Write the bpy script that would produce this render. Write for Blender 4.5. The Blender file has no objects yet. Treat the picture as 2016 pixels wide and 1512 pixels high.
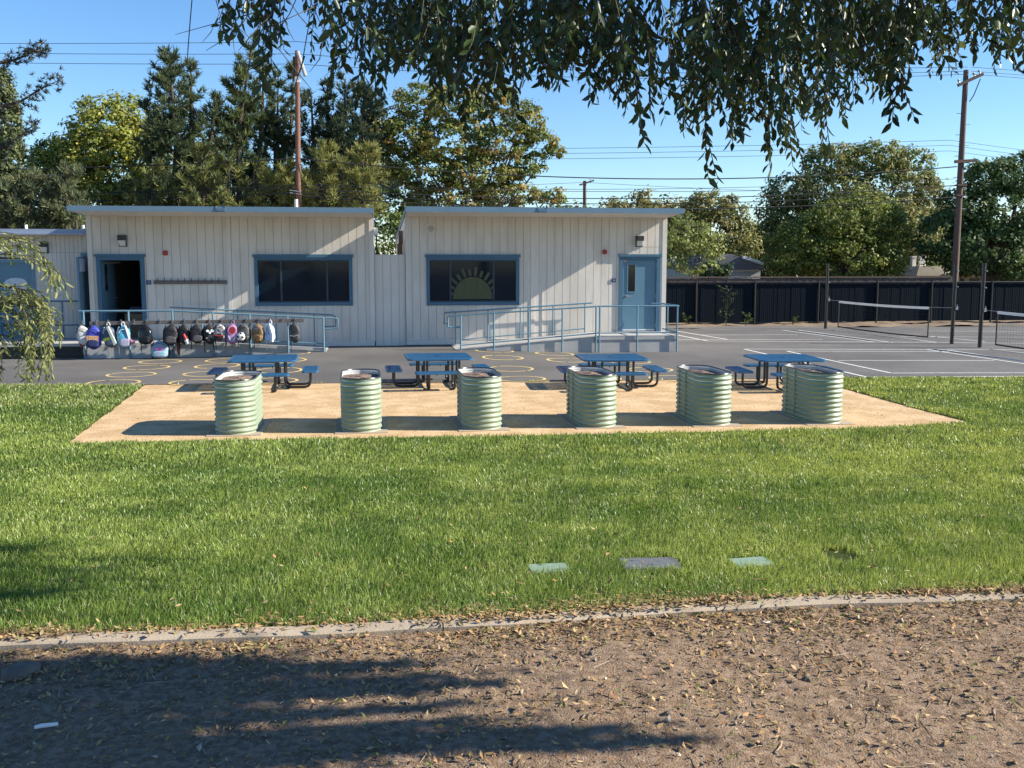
import bpy, bmesh, math, random
import numpy as np
from mathutils import Vector, Matrix
C = bpy.context.scene.collection
R = math.radians
# ------------------------------------------------------------------ camera
F = 1950.0; HC = 2.13
YAW = math.atan2(263, 1950.0); PITCH = math.atan2(234, 1950.0)
cd = bpy.data.cameras.new('camera'); cam = bpy.data.objects.new('camera', cd); C.objects.link(cam)
cam.location = (0, 0, HC); cam.rotation_euler = (math.pi/2-PITCH, 0, -YAW)
cd.sensor_width = 36; cd.lens = F/2016*36; cd.clip_end = 3000; cd.clip_start = .05
bpy.context.scene.camera = cam
CM = Matrix.Rotation(-YAW, 3, 'Z') @ Matrix.Rotation(math.pi/2-PITCH, 3, 'X')
def ray(px, py): return CM @ Vector(((px-1008)/F, -(py-756)/F, -1))
def P(px, py, z=0.0):
    d = ray(px, py); t = (z-HC)/d.z; return Vector((d.x*t, d.y*t, z))
def PY(px, py, Y):
    d = ray(px, py); t = Y/d.y; return Vector((d.x*t, Y, HC+d.z*t))
def SC(Y, px=1008):   # pixels per metre near that plane
    a = PY(px, 500, Y); b = PY(px, 600, Y); return 100/(a-b).length
# ------------------------------------------------------------------ light
EPS = 0.165; TEL = 0.585
SD = Vector((1, -EPS, TEL)).normalized()      # towards the sun
sun_el = math.asin(SD.z); sun_az = math.atan2(SD.x, SD.y)
W = bpy.data.worlds.new('World'); bpy.context.scene.world = W; W.use_nodes = True
nt = W.node_tree; nt.nodes.clear()
sk = nt.nodes.new('ShaderNodeTexSky'); sk.sky_type = 'NISHITA'; sk.sun_disc = False
sk.sun_elevation = sun_el; sk.sun_rotation = sun_az; sk.air_density = 1.0; sk.dust_density = 0.0; sk.ozone_density = 3.0
hs = nt.nodes.new('ShaderNodeHueSaturation'); hs.inputs['Saturation'].default_value = 1.15
tn = nt.nodes.new('ShaderNodeMix'); tn.data_type = 'RGBA'; tn.blend_type = 'MULTIPLY'; tn.inputs[0].default_value = 1; tn.inputs[7].default_value = (.87, .95, 1.06, 1)
bg = nt.nodes.new('ShaderNodeBackground'); bg.inputs[1].default_value = 0.085
wo = nt.nodes.new('ShaderNodeOutputWorld')
nt.links.new(sk.outputs[0], hs.inputs['Color']); nt.links.new(hs.outputs[0], tn.inputs[6]); nt.links.new(tn.outputs[2], bg.inputs[0]); nt.links.new(bg.outputs[0], wo.inputs[0])
sl = bpy.data.lights.new('sun', 'SUN'); sl.energy = 5.0; sl.angle = R(0.53); sl.color = (1, .93, .80)
so = bpy.data.objects.new('sun', sl); C.objects.link(so); so.rotation_euler = SD.to_track_quat('Z', 'Y').to_euler(); so.location = (30, -5, 30)
vs = bpy.context.scene.view_settings; vs.view_transform = 'Standard'; vs.look = 'None'; vs.exposure = 1.12; vs.gamma = 1
bpy.context.scene.cycles.max_bounces = 8; bpy.context.scene.cycles.transparent_max_bounces = 8
# ------------------------------------------------------------------ materials
MATS = {}
def mat(name, col, rough=.6, col2=None, scale=6, bump=0, bscale=60, metal=0, spec=.5, trans=0, attr=False, det=4, stretch=None, rnd=None, contrast=1.0, col3=None, s3=1.0):
    if name in MATS: return MATS[name]
    m = bpy.data.materials.new(name); m.use_nodes = True; n = m.node_tree; N = n.nodes; L = n.links
    b = N['Principled BSDF']; b.inputs['Roughness'].default_value = rough; b.inputs['Metallic'].default_value = metal
    b.inputs['Specular IOR Level'].default_value = spec
    tc = N.new('ShaderNodeTexCoord'); src = tc.outputs['Object']
    if stretch:
        mp = N.new('ShaderNodeMapping'); mp.inputs['Scale'].default_value = stretch; L.new(src, mp.inputs[0]); src = mp.outputs[0]
    def noise(s, d=4):
        t = N.new('ShaderNodeTexNoise'); t.inputs['Scale'].default_value = s; t.inputs['Detail'].default_value = d; t.inputs['Roughness'].default_value = .6
        L.new(src, t.inputs['Vector']); return t.outputs['Fac']
    def mix(f, a, c):
        x = N.new('ShaderNodeMix'); x.data_type = 'RGBA'
        if f is not None: L.new(f, x.inputs[0])
        for v, i in ((a, 6), (c, 7)):
            if isinstance(v, tuple): x.inputs[i].default_value = (*v, 1)
            else: L.new(v, x.inputs[i])
        return x
    out = None
    if attr:
        at = N.new('ShaderNodeAttribute'); at.attribute_name = 'col'; out = at.outputs['Color']
    elif col2:
        rp = N.new('ShaderNodeMapRange'); rp.inputs[1].default_value = .5-.22/contrast; rp.inputs[2].default_value = .5+.22/contrast
        L.new(noise(scale, det), rp.inputs[0]); out = mix(rp.outputs[0], col, col2).outputs[2]
    if col3:
        rp = N.new('ShaderNodeMapRange'); rp.inputs[1].default_value = .42; rp.inputs[2].default_value = .62
        L.new(noise(s3, 3), rp.inputs[0]); out = mix(rp.outputs[0], out, col3).outputs[2]
    if out is None: b.inputs['Base Color'].default_value = (*col, 1)
    else: L.new(out, b.inputs['Base Color'])
    if bump:
        bp = N.new('ShaderNodeBump'); bp.inputs['Strength'].default_value = bump; bp.inputs['Distance'].default_value = .01
        L.new(noise(bscale, 3), bp.inputs['Height']); L.new(bp.outputs[0], b.inputs['Normal'])
    if trans:
        tr = N.new('ShaderNodeBsdfTranslucent'); ms = N.new('ShaderNodeMixShader'); ms.inputs[0].default_value = trans
        if out is None: tr.inputs[0].default_value = (*col, 1)
        else: L.new(out, tr.inputs[0])
        o = N['Material Output']; L.new(b.outputs[0], ms.inputs[1]); L.new(tr.outputs[0], ms.inputs[2]); L.new(ms.outputs[0], o.inputs[0])
    MATS[name] = m; return m
def S(r, g, b):   # srgb 0-255 to linear
    f = lambda c: (c/255/12.92) if c/255 <= .04045 else ((c/255+.055)/1.055)**2.4
    return (f(r), f(g), f(b))
M_wall = mat('painted_siding', (.71, .65, .575), .75, (.64, .585, .515), 1.3, .15, 90, spec=.25, stretch=(1, 1, .22), col3=(.60, .545, .475), s3=2.6)
M_wall2 = mat('painted_trim_board', (.71, .65, .58), .7, (.65, .595, .53), 2, .1, 60, spec=.25)
M_groove = mat('groove_shade', (.42, .39, .35), .9)
M_blue = mat('blue_trim_paint', (.055, .125, .195), .5, (.065, .145, .22), 3, spec=.4)
M_door = mat('blue_door_paint', (.11, .215, .29), .4, (.095, .195, .265), 2, spec=.5)
M_fascia = mat('fascia_paint', (.145, .235, .31), .5, (.125, .21, .285), 3, spec=.4)
M_fasc2 = mat('grey_blue_fascia', (.30, .35, .45), .5, (.26, .31, .42), 3)
M_rail = mat('rail_paint', (.13, .24, .31), .4, (.10, .205, .275), 4, spec=.5)
M_glass = mat('dark_window_screen', (.003, .011, .022), .06, (.005, .015, .030), 2, spec=.22)
M_pane = mat('dark_glass', (.004, .008, .012), .08, spec=.5)
M_alu = mat('window_alu', (.02, .04, .055), .4)
M_conc = mat('ramp_concrete', (.42, .41, .39), .9, (.34, .335, .325), 3, .3, 80)
M_conc2 = mat('painted_ramp_side', (.45, .46, .47), .8, (.38, .39, .41), 2.5, .2, 50)
M_black = mat('black_metal', (.012, .012, .014), .35, spec=.5)
M_dark = mat('dark_wood_skirt', (.02, .022, .026), .7, (.035, .035, .04), 2)
M_white = mat('white_plastic', (.75, .75, .73), .4)
M_grey = mat('grey_metal', (.35, .36, .37), .4, metal=.5)
M_red = mat('red_alarm', (.35, .03, .025), .35)
M_lens = mat('lamp_lens', (.62, .62, .60), .25)
M_bronze = mat('bronze_housing', (.03, .027, .026), .45)
M_asph = mat('asphalt', (.118, .110, .102), .85, (.145, .135, .125), 1.1, .5, 140, col3=(.097, .091, .086), s3=.35, spec=.35)
M_paint = mat('court_paint', (.78, .78, .75), .7, (.55, .55, .53), 9, contrast=1.4)
M_ypaint = mat('ring_paint', (.74, .54, .20), .7, (.50, .37, .17), 7, contrast=1.3)
M_pad = mat('decomposed_granite', (.53, .365, .20), .95, (.455, .305, .16), 1.6, .9, 70, col3=(.63, .44, .26), s3=2.2, det=9, spec=.1)
M_soil = mat('lawn_soil', (.045, .065, .014), .95, (.03, .04, .012), 9, .5, 40, spec=.1)
M_dirt = mat('bare_dirt', (.25, .170, .112), .95, (.135, .092, .062), 2.2, 1.0, 90, col3=(.30, .215, .150), s3=22, det=9, spec=.1)
M_base = mat('far_ground', (.16, .12, .085), .95, (.11, .09, .06), .8, .4, 30, spec=.1)
M_curb = mat('curb_concrete', (.43, .355, .27), .9, (.31, .25, .185), 5, .4, 90, spec=.2)
M_grass = mat('grass_blades', (0, 0, 0), .4, attr=True, trans=.38, spec=.55)
M_leaf = mat('tree_leaves', (0, 0, 0), .55, attr=True, trans=.38, spec=.3)
M_gleaf = mat('glossy_leaves', (0, 0, 0), .38, attr=True, trans=.22, spec=.45)
M_dry = mat('dry_leaves', (0, 0, 0), .75, attr=True, trans=.08, spec=.2)
M_bark = mat('bark', (.085, .06, .042), .9, (.045, .033, .025), 6, 1, 25, stretch=(1, 1, .2))
M_greybark = mat('grey_bark', (.20, .17, .14), .9, (.12, .10, .085), 5, 1, 25)
M_twig = mat('twig', (.05, .045, .03), .8)
M_pole = mat('pole_wood', (.21, .095, .06), .85, (.12, .06, .042), 3, .6, 30, stretch=(3, 3, .15))
M_pole2 = mat('dark_pole_wood', (.085, .055, .045), .9, (.14, .09, .07), 3, .6, 30, stretch=(3, 3, .15))
M_cable = mat('cable', (.015, .016, .02), .6)
M_plant = mat('planter_steel', (.245, .305, .215), .46, (.205, .265, .185), 2.5, metal=.0, spec=.5, col3=(.25, .29, .20), s3=9)
M_plantin = mat('planter_inside', (.10, .13, .17), .4, (.07, .09, .12), 3)
M_capw = mat('planter_cap', (.03, .035, .045), .3, spec=.6)
M_psoil = mat('potting_soil', (.21, .145, .10), .95, (.15, .10, .07), 40, 1, 70)
M_tblue = mat('table_blue', (.025, .115, .235), .32, (.02, .10, .21), 3, spec=.6)
M_tleg = mat('table_leg_black', (.012, .012, .015), .3, spec=.6)
M_slat = mat('privacy_slat', (.004, .008, .014), .8, (.005, .010, .018), 3, spec=.1)
M_fwood = mat('old_fence_wood', (.16, .11, .085), .9, (.08, .06, .05), 3, .4, 20, stretch=(8, 1, 1))
M_net = mat('net_black', (.01, .01, .012), .6)
M_tape = mat('net_tape', (.72, .72, .70), .6)
M_board = mat('coat_rail_wood', (.17, .145, .13), .7, (.12, .10, .09), 6, stretch=(.5, 4, 4))
M_card = mat('cardboard', (.40, .28, .17), .8)
M_in = mat('room_dark', (.22, .22, .20), .8)
M_book = mat('binder_spines', (.60, .55, .48), .7, (.25, .27, .33), 14)
M_olive = mat('window_sun_paint', (.085, .09, .03), .6, (.045, .052, .024), 7, stretch=(3, 1, .3))
M_roofh = mat('house_roof', (.12, .12, .13), .9, (.16, .16, .17), 4)
M_hwall = mat('house_wall', (.42, .45, .44), .8, (.36, .39, .39), 2)
M_cream = mat('cream_wall', (.55, .50, .42), .8, (.48, .44, .37), 2)
M_sign = mat('sign_blue', (.01, .03, .12), .4)
M_lid = mat('green_valve_lid', (.17, .25, .18), .7, (.22, .30, .22), 9, .3, 80)
M_lidg = mat('grey_valve_lid', (.16, .17, .18), .7, (.09, .095, .10), 30, .5, 60, stretch=(6, 1, 1))
M_rock = mat('stone', (.11, .085, .065), .9, (.17, .13, .10), 8, .8, 30)
M_bear = mat('paper_white', (.65, .67, .70), .6, (.45, .5, .55), 12)
# ------------------------------------------------------------------ helpers
def tag(o, label=None, cat=None, group=None, kind=None):
    if label: o['label'] = label
    if cat: o['category'] = cat
    if group: o['group'] = group
    if kind: o['kind'] = kind
    return o
def empty(name, loc, label, cat, group=None, rz=0):
    o = bpy.data.objects.new(name, None); C.objects.link(o); o.location = loc; o.rotation_euler = (0, 0, rz); o.empty_display_size = .2
    return tag(o, label, cat, group)
class MB:
    def __init__(s): s.v = []; s.f = []; s.mi = []; s.m = []
    def _m(s, m):
        if m not in s.m: s.m.append(m)
        return s.m.index(m)
    def add(s, vs, fs, m):
        k = len(s.v); s.v += [tuple(v) for v in vs]; i = s._m(m)
        for f in fs: s.f.append(tuple(a+k for a in f)); s.mi.append(i)
    def box(s, x0, x1, y0, y1, z0, z1, m, mtx=None, bev=0):
        if x0 > x1: x0, x1 = x1, x0
        if z0 > z1: z0, z1 = z1, z0
        if y0 > y1: y0, y1 = y1, y0
        v = [Vector(p) for p in ((x0,y0,z0),(x1,y0,z0),(x1,y1,z0),(x0,y1,z0),(x0,y0,z1),(x1,y0,z1),(x1,y1,z1),(x0,y1,z1))]
        if mtx: v = [mtx @ p for p in v]
        s.add(v, [(0,3,2,1),(4,5,6,7),(0,1,5,4),(1,2,6,5),(2,3,7,6),(3,0,4,7)], m)
    def tube(s, pts, r, m, n=8, cap=True):
        pts = [Vector(p) for p in pts]; N = len(pts)
        rr = r if isinstance(r, (list, tuple)) else [r]*N
        vs = []; up = None
        for i, p in enumerate(pts):
            t = (pts[min(i+1, N-1)]-pts[max(i-1, 0)])
            if t.length < 1e-9: t = Vector((0,0,1))
            t.normalize()
            if up is None: up = Vector((0,0,1)) if abs(t.z) < .9 else Vector((1,0,0))
            a = t.cross(up)
            if a.length < 1e-4: a = t.cross(Vector((0,1,0)))
            a.normalize(); b = a.cross(t); up = b
            for k in range(n):
                w = 2*math.pi*k/n; vs.append(p+(a*math.cos(w)+b*math.sin(w))*rr[i])
        fs = [(i*n+k, i*n+(k+1)%n, (i+1)*n+(k+1)%n, (i+1)*n+k) for i in range(N-1) for k in range(n)]
        if cap: fs += [tuple(range(n))[::-1], tuple(range((N-1)*n, N*n))]
        s.add(vs, fs, m)
    def prism(s, pts, y0, y1, m):    # polygon in XZ extruded along Y
        n = len(pts); v = [(x, y0, z) for x, z in pts]+[(x, y1, z) for x, z in pts]
        s.add(v, [tuple(range(n)), tuple(range(n, 2*n))[::-1]]+[(i, i+n, (i+1)%n+n, (i+1)%n) for i in range(n)], m)
    def slab(s, pts, z0, z1, m):     # polygon in XY extruded along Z
        n = len(pts); v = [(p[0], p[1], z0) for p in pts]+[(p[0], p[1], z1) for p in pts]
        s.add(v, [tuple(range(n))[::-1], tuple(range(n, 2*n))]+[(i, (i+1)%n, (i+1)%n+n, i+n) for i in range(n)], m)
    def build(s, name, parent=None, smooth=False, bevel=0, seg=2):
        me = bpy.data.meshes.new(name); me.from_pydata(s.v, [], s.f)
        for m in s.m: me.materials.append(m)
        me.polygons.foreach_set('material_index', s.mi)
        if smooth: me.polygons.foreach_set('use_smooth', [True]*len(s.f))
        me.update(); bm = bmesh.new(); bm.from_mesh(me); bmesh.ops.recalc_face_normals(bm, faces=bm.faces); bm.to_mesh(me); bm.free()
        if smooth:
            try: me.set_sharp_from_angle(angle=R(40))
            except Exception: pass
        o = bpy.data.objects.new(name, me); C.objects.link(o)
        if parent: o.parent = parent
        if bevel:
            b = o.modifiers.new('bevel', 'BEVEL'); b.width = bevel; b.segments = seg; b.limit_method = 'ANGLE'; b.angle_limit = R(50)
        return o
def npmesh(name, V, Fq, col=None, m=None, parent=None, tri=False, smooth=False):
    me = bpy.data.meshes.new(name); k = Fq.shape[1]
    me.vertices.add(len(V)); me.vertices.foreach_set('co', V.astype(np.float32).ravel())
    me.loops.add(Fq.size); me.loops.foreach_set('vertex_index', Fq.astype(np.int32).ravel())
    me.polygons.add(len(Fq)); me.polygons.foreach_set('loop_start', np.arange(0, Fq.size, k, dtype=np.int32))
    me.polygons.foreach_set('loop_total', np.full(len(Fq), k, dtype=np.int32))
    if smooth: me.polygons.foreach_set('use_smooth', np.ones(len(Fq), bool))
    me.update(calc_edges=True)
    if col is not None:
        a = me.color_attributes.new('col', 'FLOAT_COLOR', 'POINT'); c4 = np.ones((len(V), 4), np.float32); c4[:, :3] = col; a.data.foreach_set('color', c4.ravel())
    if m: me.materials.append(m)
    o = bpy.data.objects.new(name, me); C.objects.link(o)
    if parent: o.parent = parent; 
    return o
def sinnoise(x, y, seed, s=1.0, n=9):
    r = np.random.RandomState(seed); o = 0
    for i in range(n):
        a = r.rand()*6.283; f = s*(.5+1.6*r.rand()); o = o+np.sin((x*np.cos(a)+y*np.sin(a))*f+r.rand()*6.28)
    return o/n**.5
def norm(a): return a/np.maximum(np.linalg.norm(a, axis=-1, keepdims=True), 1e-9)
def leafquads(pos, nrm, length, width, rs, axis=None, fold=0):
    """one diamond leaf per point; returns V (4N,3), F (N,4)"""
    n = len(pos); n_ = norm(nrm+1e-6)
    ax = rs.normal(size=(n, 3)) if axis is None else axis
    t = norm(ax-(ax*n_).sum(1, keepdims=True)*n_); b = np.cross(n_, t)
    L = np.broadcast_to(np.asarray(length), (n,))[:, None]; w = np.broadcast_to(np.asarray(width), (n,))[:, None]
    V = np.stack([pos-t*L*.5, pos+b*w*.5-t*L*.04+n_*fold*w, pos+t*L*.5, pos-b*w*.5-t*L*.04+n_*fold*w], 1).reshape(-1, 3)
    return V, np.arange(4*n).reshape(n, 4)
def local(o, V):  # world numpy -> empties with identity rot
    return V-np.array(o.location)[None]
def g(x, y):      # gentle rise of the asphalt between the two classrooms
    t = np.clip((y-18.8)/4.6, 0, 1); t = t*t*(3-2*t)
    return .10*np.exp(-(np.abs((x-.35)/3.4))**4)*t
def grid_obj(name, xs, ys, fz, m, kind='structure', smooth=True):
    X, Y = np.meshgrid(xs, ys); Z = fz(X, Y); V = np.stack([X, Y, Z], -1).reshape(-1, 3); nx = len(xs); ny = len(ys)
    i = (np.arange(ny-1)[:, None]*nx+np.arange(nx-1)[None]).ravel(); Fq = np.stack([i, i+1, i+1+nx, i+nx], 1)
    o = npmesh(name, V, Fq, None, m, smooth=smooth); o['kind'] = kind; return o
def text(s, size, loc, m, parent, name='lettering', ext=.002):
    cu = bpy.data.curves.new(name, 'FONT'); cu.body = s; cu.size = size; cu.extrude = ext; cu.align_x = 'CENTER'; cu.align_y = 'CENTER'
    t = bpy.data.objects.new(name, cu); C.objects.link(t); dg = bpy.context.evaluated_depsgraph_get(); dg.update()
    me = bpy.data.meshes.new_from_object(t.evaluated_get(dg)); bpy.data.objects.remove(t); me.materials.clear(); me.materials.append(m)
    o = bpy.data.objects.new(name, me); C.objects.link(o); o.location = loc; o.rotation_euler = (math.pi/2, 0, 0); o.parent = parent; return o
# ------------------------------------------------------------------ ground
bs = MB(); bs.add([(-500,-300,-.12),(500,-300,-.12),(500,900,-.12),(-500,900,-.12)], [(0,1,2,3)], M_base)
tag(bs.build('ground'), kind='structure')
# back edge of lawn and pad (front edge of asphalt)
EDGE = [P(*q) for q in ((-900, 757), (0, 757), (285, 757), (640, 754), (1000, 751), (1550, 745), (1675, 743), (2016, 742), (3600, 738))]
ex = np.array([e.x for e in EDGE]); ey = np.array([e.y for e in EDGE])
YW = P(735, 684, .06).y
YF = PY(1500, 636, 1).y and P(1500, 637, 0).y      # fence line
def yedge(x): return np.interp(x, ex, ey)
xs = np.concatenate([np.arange(-30, -12, 1.0), np.arange(-12, 24, .4), np.arange(24, 50, 1.0)])
X, T = np.meshgrid(xs, np.linspace(0, 1, 60)); Ya = yedge(X)*(1-T)+(YF-1.6+.25*sinnoise(X, 0*X, 3, 1.2))*T
V = np.stack([X, Ya, g(X, Ya)], -1).reshape(-1, 3); nx = len(xs); i = (np.arange(59)[:, None]*nx+np.arange(nx-1)[None]).ravel()
asph = npmesh('asphalt', V, np.stack([i, i+1, i+1+nx, i+nx], 1), None, M_asph, smooth=True); asph['kind'] = 'structure'
# dirt strip under the fence
vr = lambda X, Y: -.02+.05*sinnoise(X, Y, 5, 1.7)+.02*sinnoise(X, Y, 6, 6)
grid_obj('dirt_strip', np.arange(-2, 52, .25), np.arange(YF-2.6, YF+3, .2), vr, mat('strip_dirt', (.30, .23, .17), .95, (.15, .115, .08), 1.5, 1, 30, spec=.1))
# gravel pad
pad_px = [(130, 873), (400, 867), (900, 860), (1300, 852), (1700, 843), (1912, 831), (1790, 800), (1675, 768), (1640, 757)]
pad = [P(*q) for q in pad_px]; pad += [Vector((e.x, e.y, 0)) for e in (EDGE[5], EDGE[4], EDGE[3], EDGE[2])]
pb = MB(); rq = random.Random(6); pe = []
for a_, c_ in zip(pad, pad[1:]+pad[:1]):
    m_ = max(1, int((c_-a_).length/.22))
    for k in range(m_): q_ = a_.lerp(c_, k/m_); pe.append((q_.x+rq.uniform(-.03, .03), q_.y+rq.uniform(-.035, .035)))
pb.slab(pe, -.10, -.008, M_pad); tag(pb.build('gravel_pad'), kind='structure')
# curb line
CT = [(-700, 1290), (0, 1251), (350, 1240), (640, 1228), (1008, 1211), (1330, 1187), (1640, 1172), (2016, 1161), (2500, 1150), (3200, 1140)]
ct = np.array([[P(a, b, .02).x, P(a, b, .02).y] for a, b in CT]); 
def ycurb(x): return np.interp(x, ct[:, 0], ct[:, 1])
# lawn soil: polygon between curb and pad, plus sides
lawn = []
front = [(x, float(ycurb(x))) for x in np.linspace(-14, 20, 60)]
lw = MB()
def poly(pts, z, m, b): b.add([(p[0], p[1], z) for p in pts], [tuple(range(len(pts)))], m)
padf = [(p.x, p.y) for p in pad]
xl, xr = padf[0][0], padf[5][0]
A = [q for q in front if q[0] <= xl]+[(xl, float(ycurb(xl)))]+[padf[0], padf[-1], (EDGE[1].x, EDGE[1].y), (EDGE[0].x, EDGE[0].y)]
B = [(xl, float(ycurb(xl)))]+[q for q in front if xl < q[0] < xr]+[(xr, float(ycurb(xr)))]+padf[5::-1]
D = [(xr, float(ycurb(xr)))]+[q for q in front if q[0] > xr]+[(EDGE[8].x, EDGE[8].y), (EDGE[7].x, EDGE[7].y), (EDGE[6].x, EDGE[6].y), padf[8], padf[7], padf[6], padf[5]]
for q in (A, B, D): lw.slab(q, -.10, .0, M_soil)
tag(lw.build('lawn_soil'), kind='structure')
def inpoly(x, y, pts):
    r = np.zeros(len(x), bool); n = len(pts)
    for i in range(n):
        x0, y0 = pts[i]; x1, y1 = pts[(i+1) % n]
        if y0 == y1: continue
        c = ((y0 > y) != (y1 > y)) & (x < (x1-x0)*(y-y0)/(y1-y0)+x0); r ^= c
    return r
# dirt in front
gd = lambda X, Y: -.035+.012*sinnoise(X, Y, 11, 1.3)+.004*sinnoise(X, Y, 12, 9)+.0035*sinnoise(X, Y, 13, 30, 14)+.0025*sinnoise(X, Y, 14, 75, 16)+.02*np.exp(-np.maximum(ycurb(X)-Y, 0)/.25)
xs = np.concatenate([np.linspace(-14, -4, 40)[:-1], np.arange(-4, 5, .025), np.linspace(5, 16, 40)])
Xg, Tg = np.meshgrid(xs, np.concatenate([np.linspace(0, .25, 12)[:-1], np.linspace(.25, 1, 230)])); Yg = -3*(1-Tg)+(ycurb(Xg)-.10)*Tg
Vg = np.stack([Xg, Yg, gd(Xg, Yg)], -1).reshape(-1, 3); nx = len(xs); ny = Tg.shape[0]; i = (np.arange(ny-1)[:, None]*nx+np.arange(nx-1)[None]).ravel()
npmesh('dirt', Vg, np.stack([i, i+1, i+1+nx, i+nx], 1), None, M_dirt, smooth=True)['kind'] = 'structure'
# curb blocks
cb = MB(); xx = np.arange(-13, 19, .3); joints = {14: 1}
rs = np.random.RandomState(4)
secs = [-13, -8.2, -5.4, -2.3, .35, 2.05, 3.62, 6.2, 9, 12.5, 19]
for a, b in zip(secs[:-1], secs[1:]):
    pts = np.linspace(a+.004, b-.004, max(3, int((b-a)/.25))); top = []; 
    prof = [(-.125, -.12), (-.125, .006), (-.110, .018), (-.01, .022), (.0, .012), (.0, -.12)]
    vs = []
    for x in pts:
        dy = .006*math.sin(x*5); 
        for (o_, z) in prof: vs.append((x, float(ycurb(x))+o_+dy, z+.003*math.sin(x*3.1)))
    k = len(prof); fs = [(i*k+j, i*k+j+1, (i+1)*k+j+1, (i+1)*k+j) for i in range(len(pts)-1) for j in range(k-1)]
    fs += [tuple(range(k)), tuple(range((len(pts)-1)*k, len(pts)*k))]
    cb.add(vs, fs, M_curb)
tag(cb.build('curb'), kind='structure')
# ------------------------------------------------------------------ painted markings
def zline(x, y): return g(x, y)+.004
mk = MB()
def mline(a, b, w=.05, m=M_paint, bb=None):
    bb = bb or mk; A_ = P(*a); B_ = P(*b); d = (B_-A_); L_ = d.length; d /= L_; nrm = Vector((-d.y, d.x, 0))*w/2; n = max(2, int(L_/1.0)+1)
    vs = []
    for i in range(n):
        p = A_+d*L_*i/(n-1)
        for s_ in (1, -1): q = p+nrm*s_; vs.append((q.x, q.y, float(zline(q.x, q.y))))
    bb.add(vs, [(2*i, 2*i+1, 2*i+3, 2*i+2) for i in range(n-1)], m)
z3 = lambda x, y: (1300+x/2.816, 440+y/2.816)
for a, b in (((90,597),(370,643)), ((90,618),(262,652)), ((262,652),(1530,660)), ((230,619),(760,617)), ((680,592),(1180,657)), ((765,592),(1285,660)), ((965,592),(1535,660)),
             ((465,697),(2300,701)), ((700,708),(1640,711)), ((465,697),(1145,852)), ((700,708),(1280,830)), ((1280,830),(2500,827)), ((1145,852),(2500,847)), ((985,760),(1850,760)),
             ((1480,700),(2300,820)), ((1590,702),(2300,805)), ((1860,702),(2300,750)), ((1480,597),(2300,600)), ((1330,628),(2300,632)), ((1500,626),(1800,655)), ((1535,660),(2300,668)), ((90,645),(900,643))):
    mline(z3(*a), z3(*b), .066)
o = mk.build('court_lines'); tag(o, kind='structure')
for p_ in o.data.vertices: pass
rg = MB()
def ring(px, py, R_=.445):
    c = P(px, py); n = 44; vs = []
    for k in range(n):
        a = 2*math.pi*k/n
        for r in (R_-.029, R_+.029):
            x = c.x+r*math.cos(a); y = c.y+r*math.sin(a); vs.append((x, y, float(zline(x, y))))
    fs = [(2*k, 2*k+1, (2*k+3) % (2*n), (2*k+2) % (2*n)) for k in range(n) if (k*7+int(px)) % 23 > 0]
    rg.add(vs, fs, M_ypaint)
for q in ((224,753.4),(258.5,737.6),(289,723.5),(315.5,712.3),(385,753),(407.7,736.5),(427.6,722),(446.2,711),(536.9,749.6),(549,731.4),(561.2,714.9),(571.3,702.3),
          (974,697),(990,709.5),(1006,727.5),(1026,746),(1091.5,698.4),(1117,710.5),(1145,727),(1175,745.5),(1207,700),(1240,712.5),(1280,728),(1325,744.5)): ring(*q)
tag(rg.build('painted_play_rings'), kind='structure')
# ------------------------------------------------------------------ classrooms
def FX(px, py, Y=None):
    p = PY(px, py, YW if Y is None else Y); return p.x, p.z
GW = float(g(.5, YW))
def siding(b, x0, x1, z0, z1, Y, openings=(), pitch=.2032, off=0.0, along='x', th=.02, gw=.010, m=M_wall):
    """vertical grooved boards from x0 to x1, holes cut for openings (xa, xb, za, zb)"""
    ed = [x0]; k = math.floor((x0-off)/pitch)+1
    while off+k*pitch < x1: ed.append(off+k*pitch); k += 1
    ed.append(x1)
    def put(a, c, za, zb, y0, y1, mm):
        if c-a < .002 or zb-za < .002: return
        if along == 'x': b.box(a, c, y0, y1, za, zb, mm)
        else: b.box(y0, y1, a, c, za, zb, mm)
    cuts = sorted(set([x0, x1]+[v for o_ in openings for v in o_[:2] if x0 < v < x1]))
    sg = 1 if along == 'x' else along
    for a, c in zip(cuts[:-1], cuts[1:]):
        mid = (a+c)/2; zs = [(z0, z1)]
        for o_ in openings:
            if o_[0] < mid < o_[1]:
                nz = []
                for (q, w) in zs:
                    if o_[2] > q: nz.append((q, min(w, o_[2])))
                    if o_[3] < w: nz.append((max(q, o_[3]), w))
                zs = nz
        for q, w in zs:
            put(a, c, q, w, Y+.012*sg, Y+.10*sg, M_groove)
            for e0, e1 in zip(ed[:-1], ed[1:]):
                aa = max(e0+gw/2, a); cc = min(e1-gw/2, c)
                put(aa, cc, q, w, Y, Y+.0118*sg, m)
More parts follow.
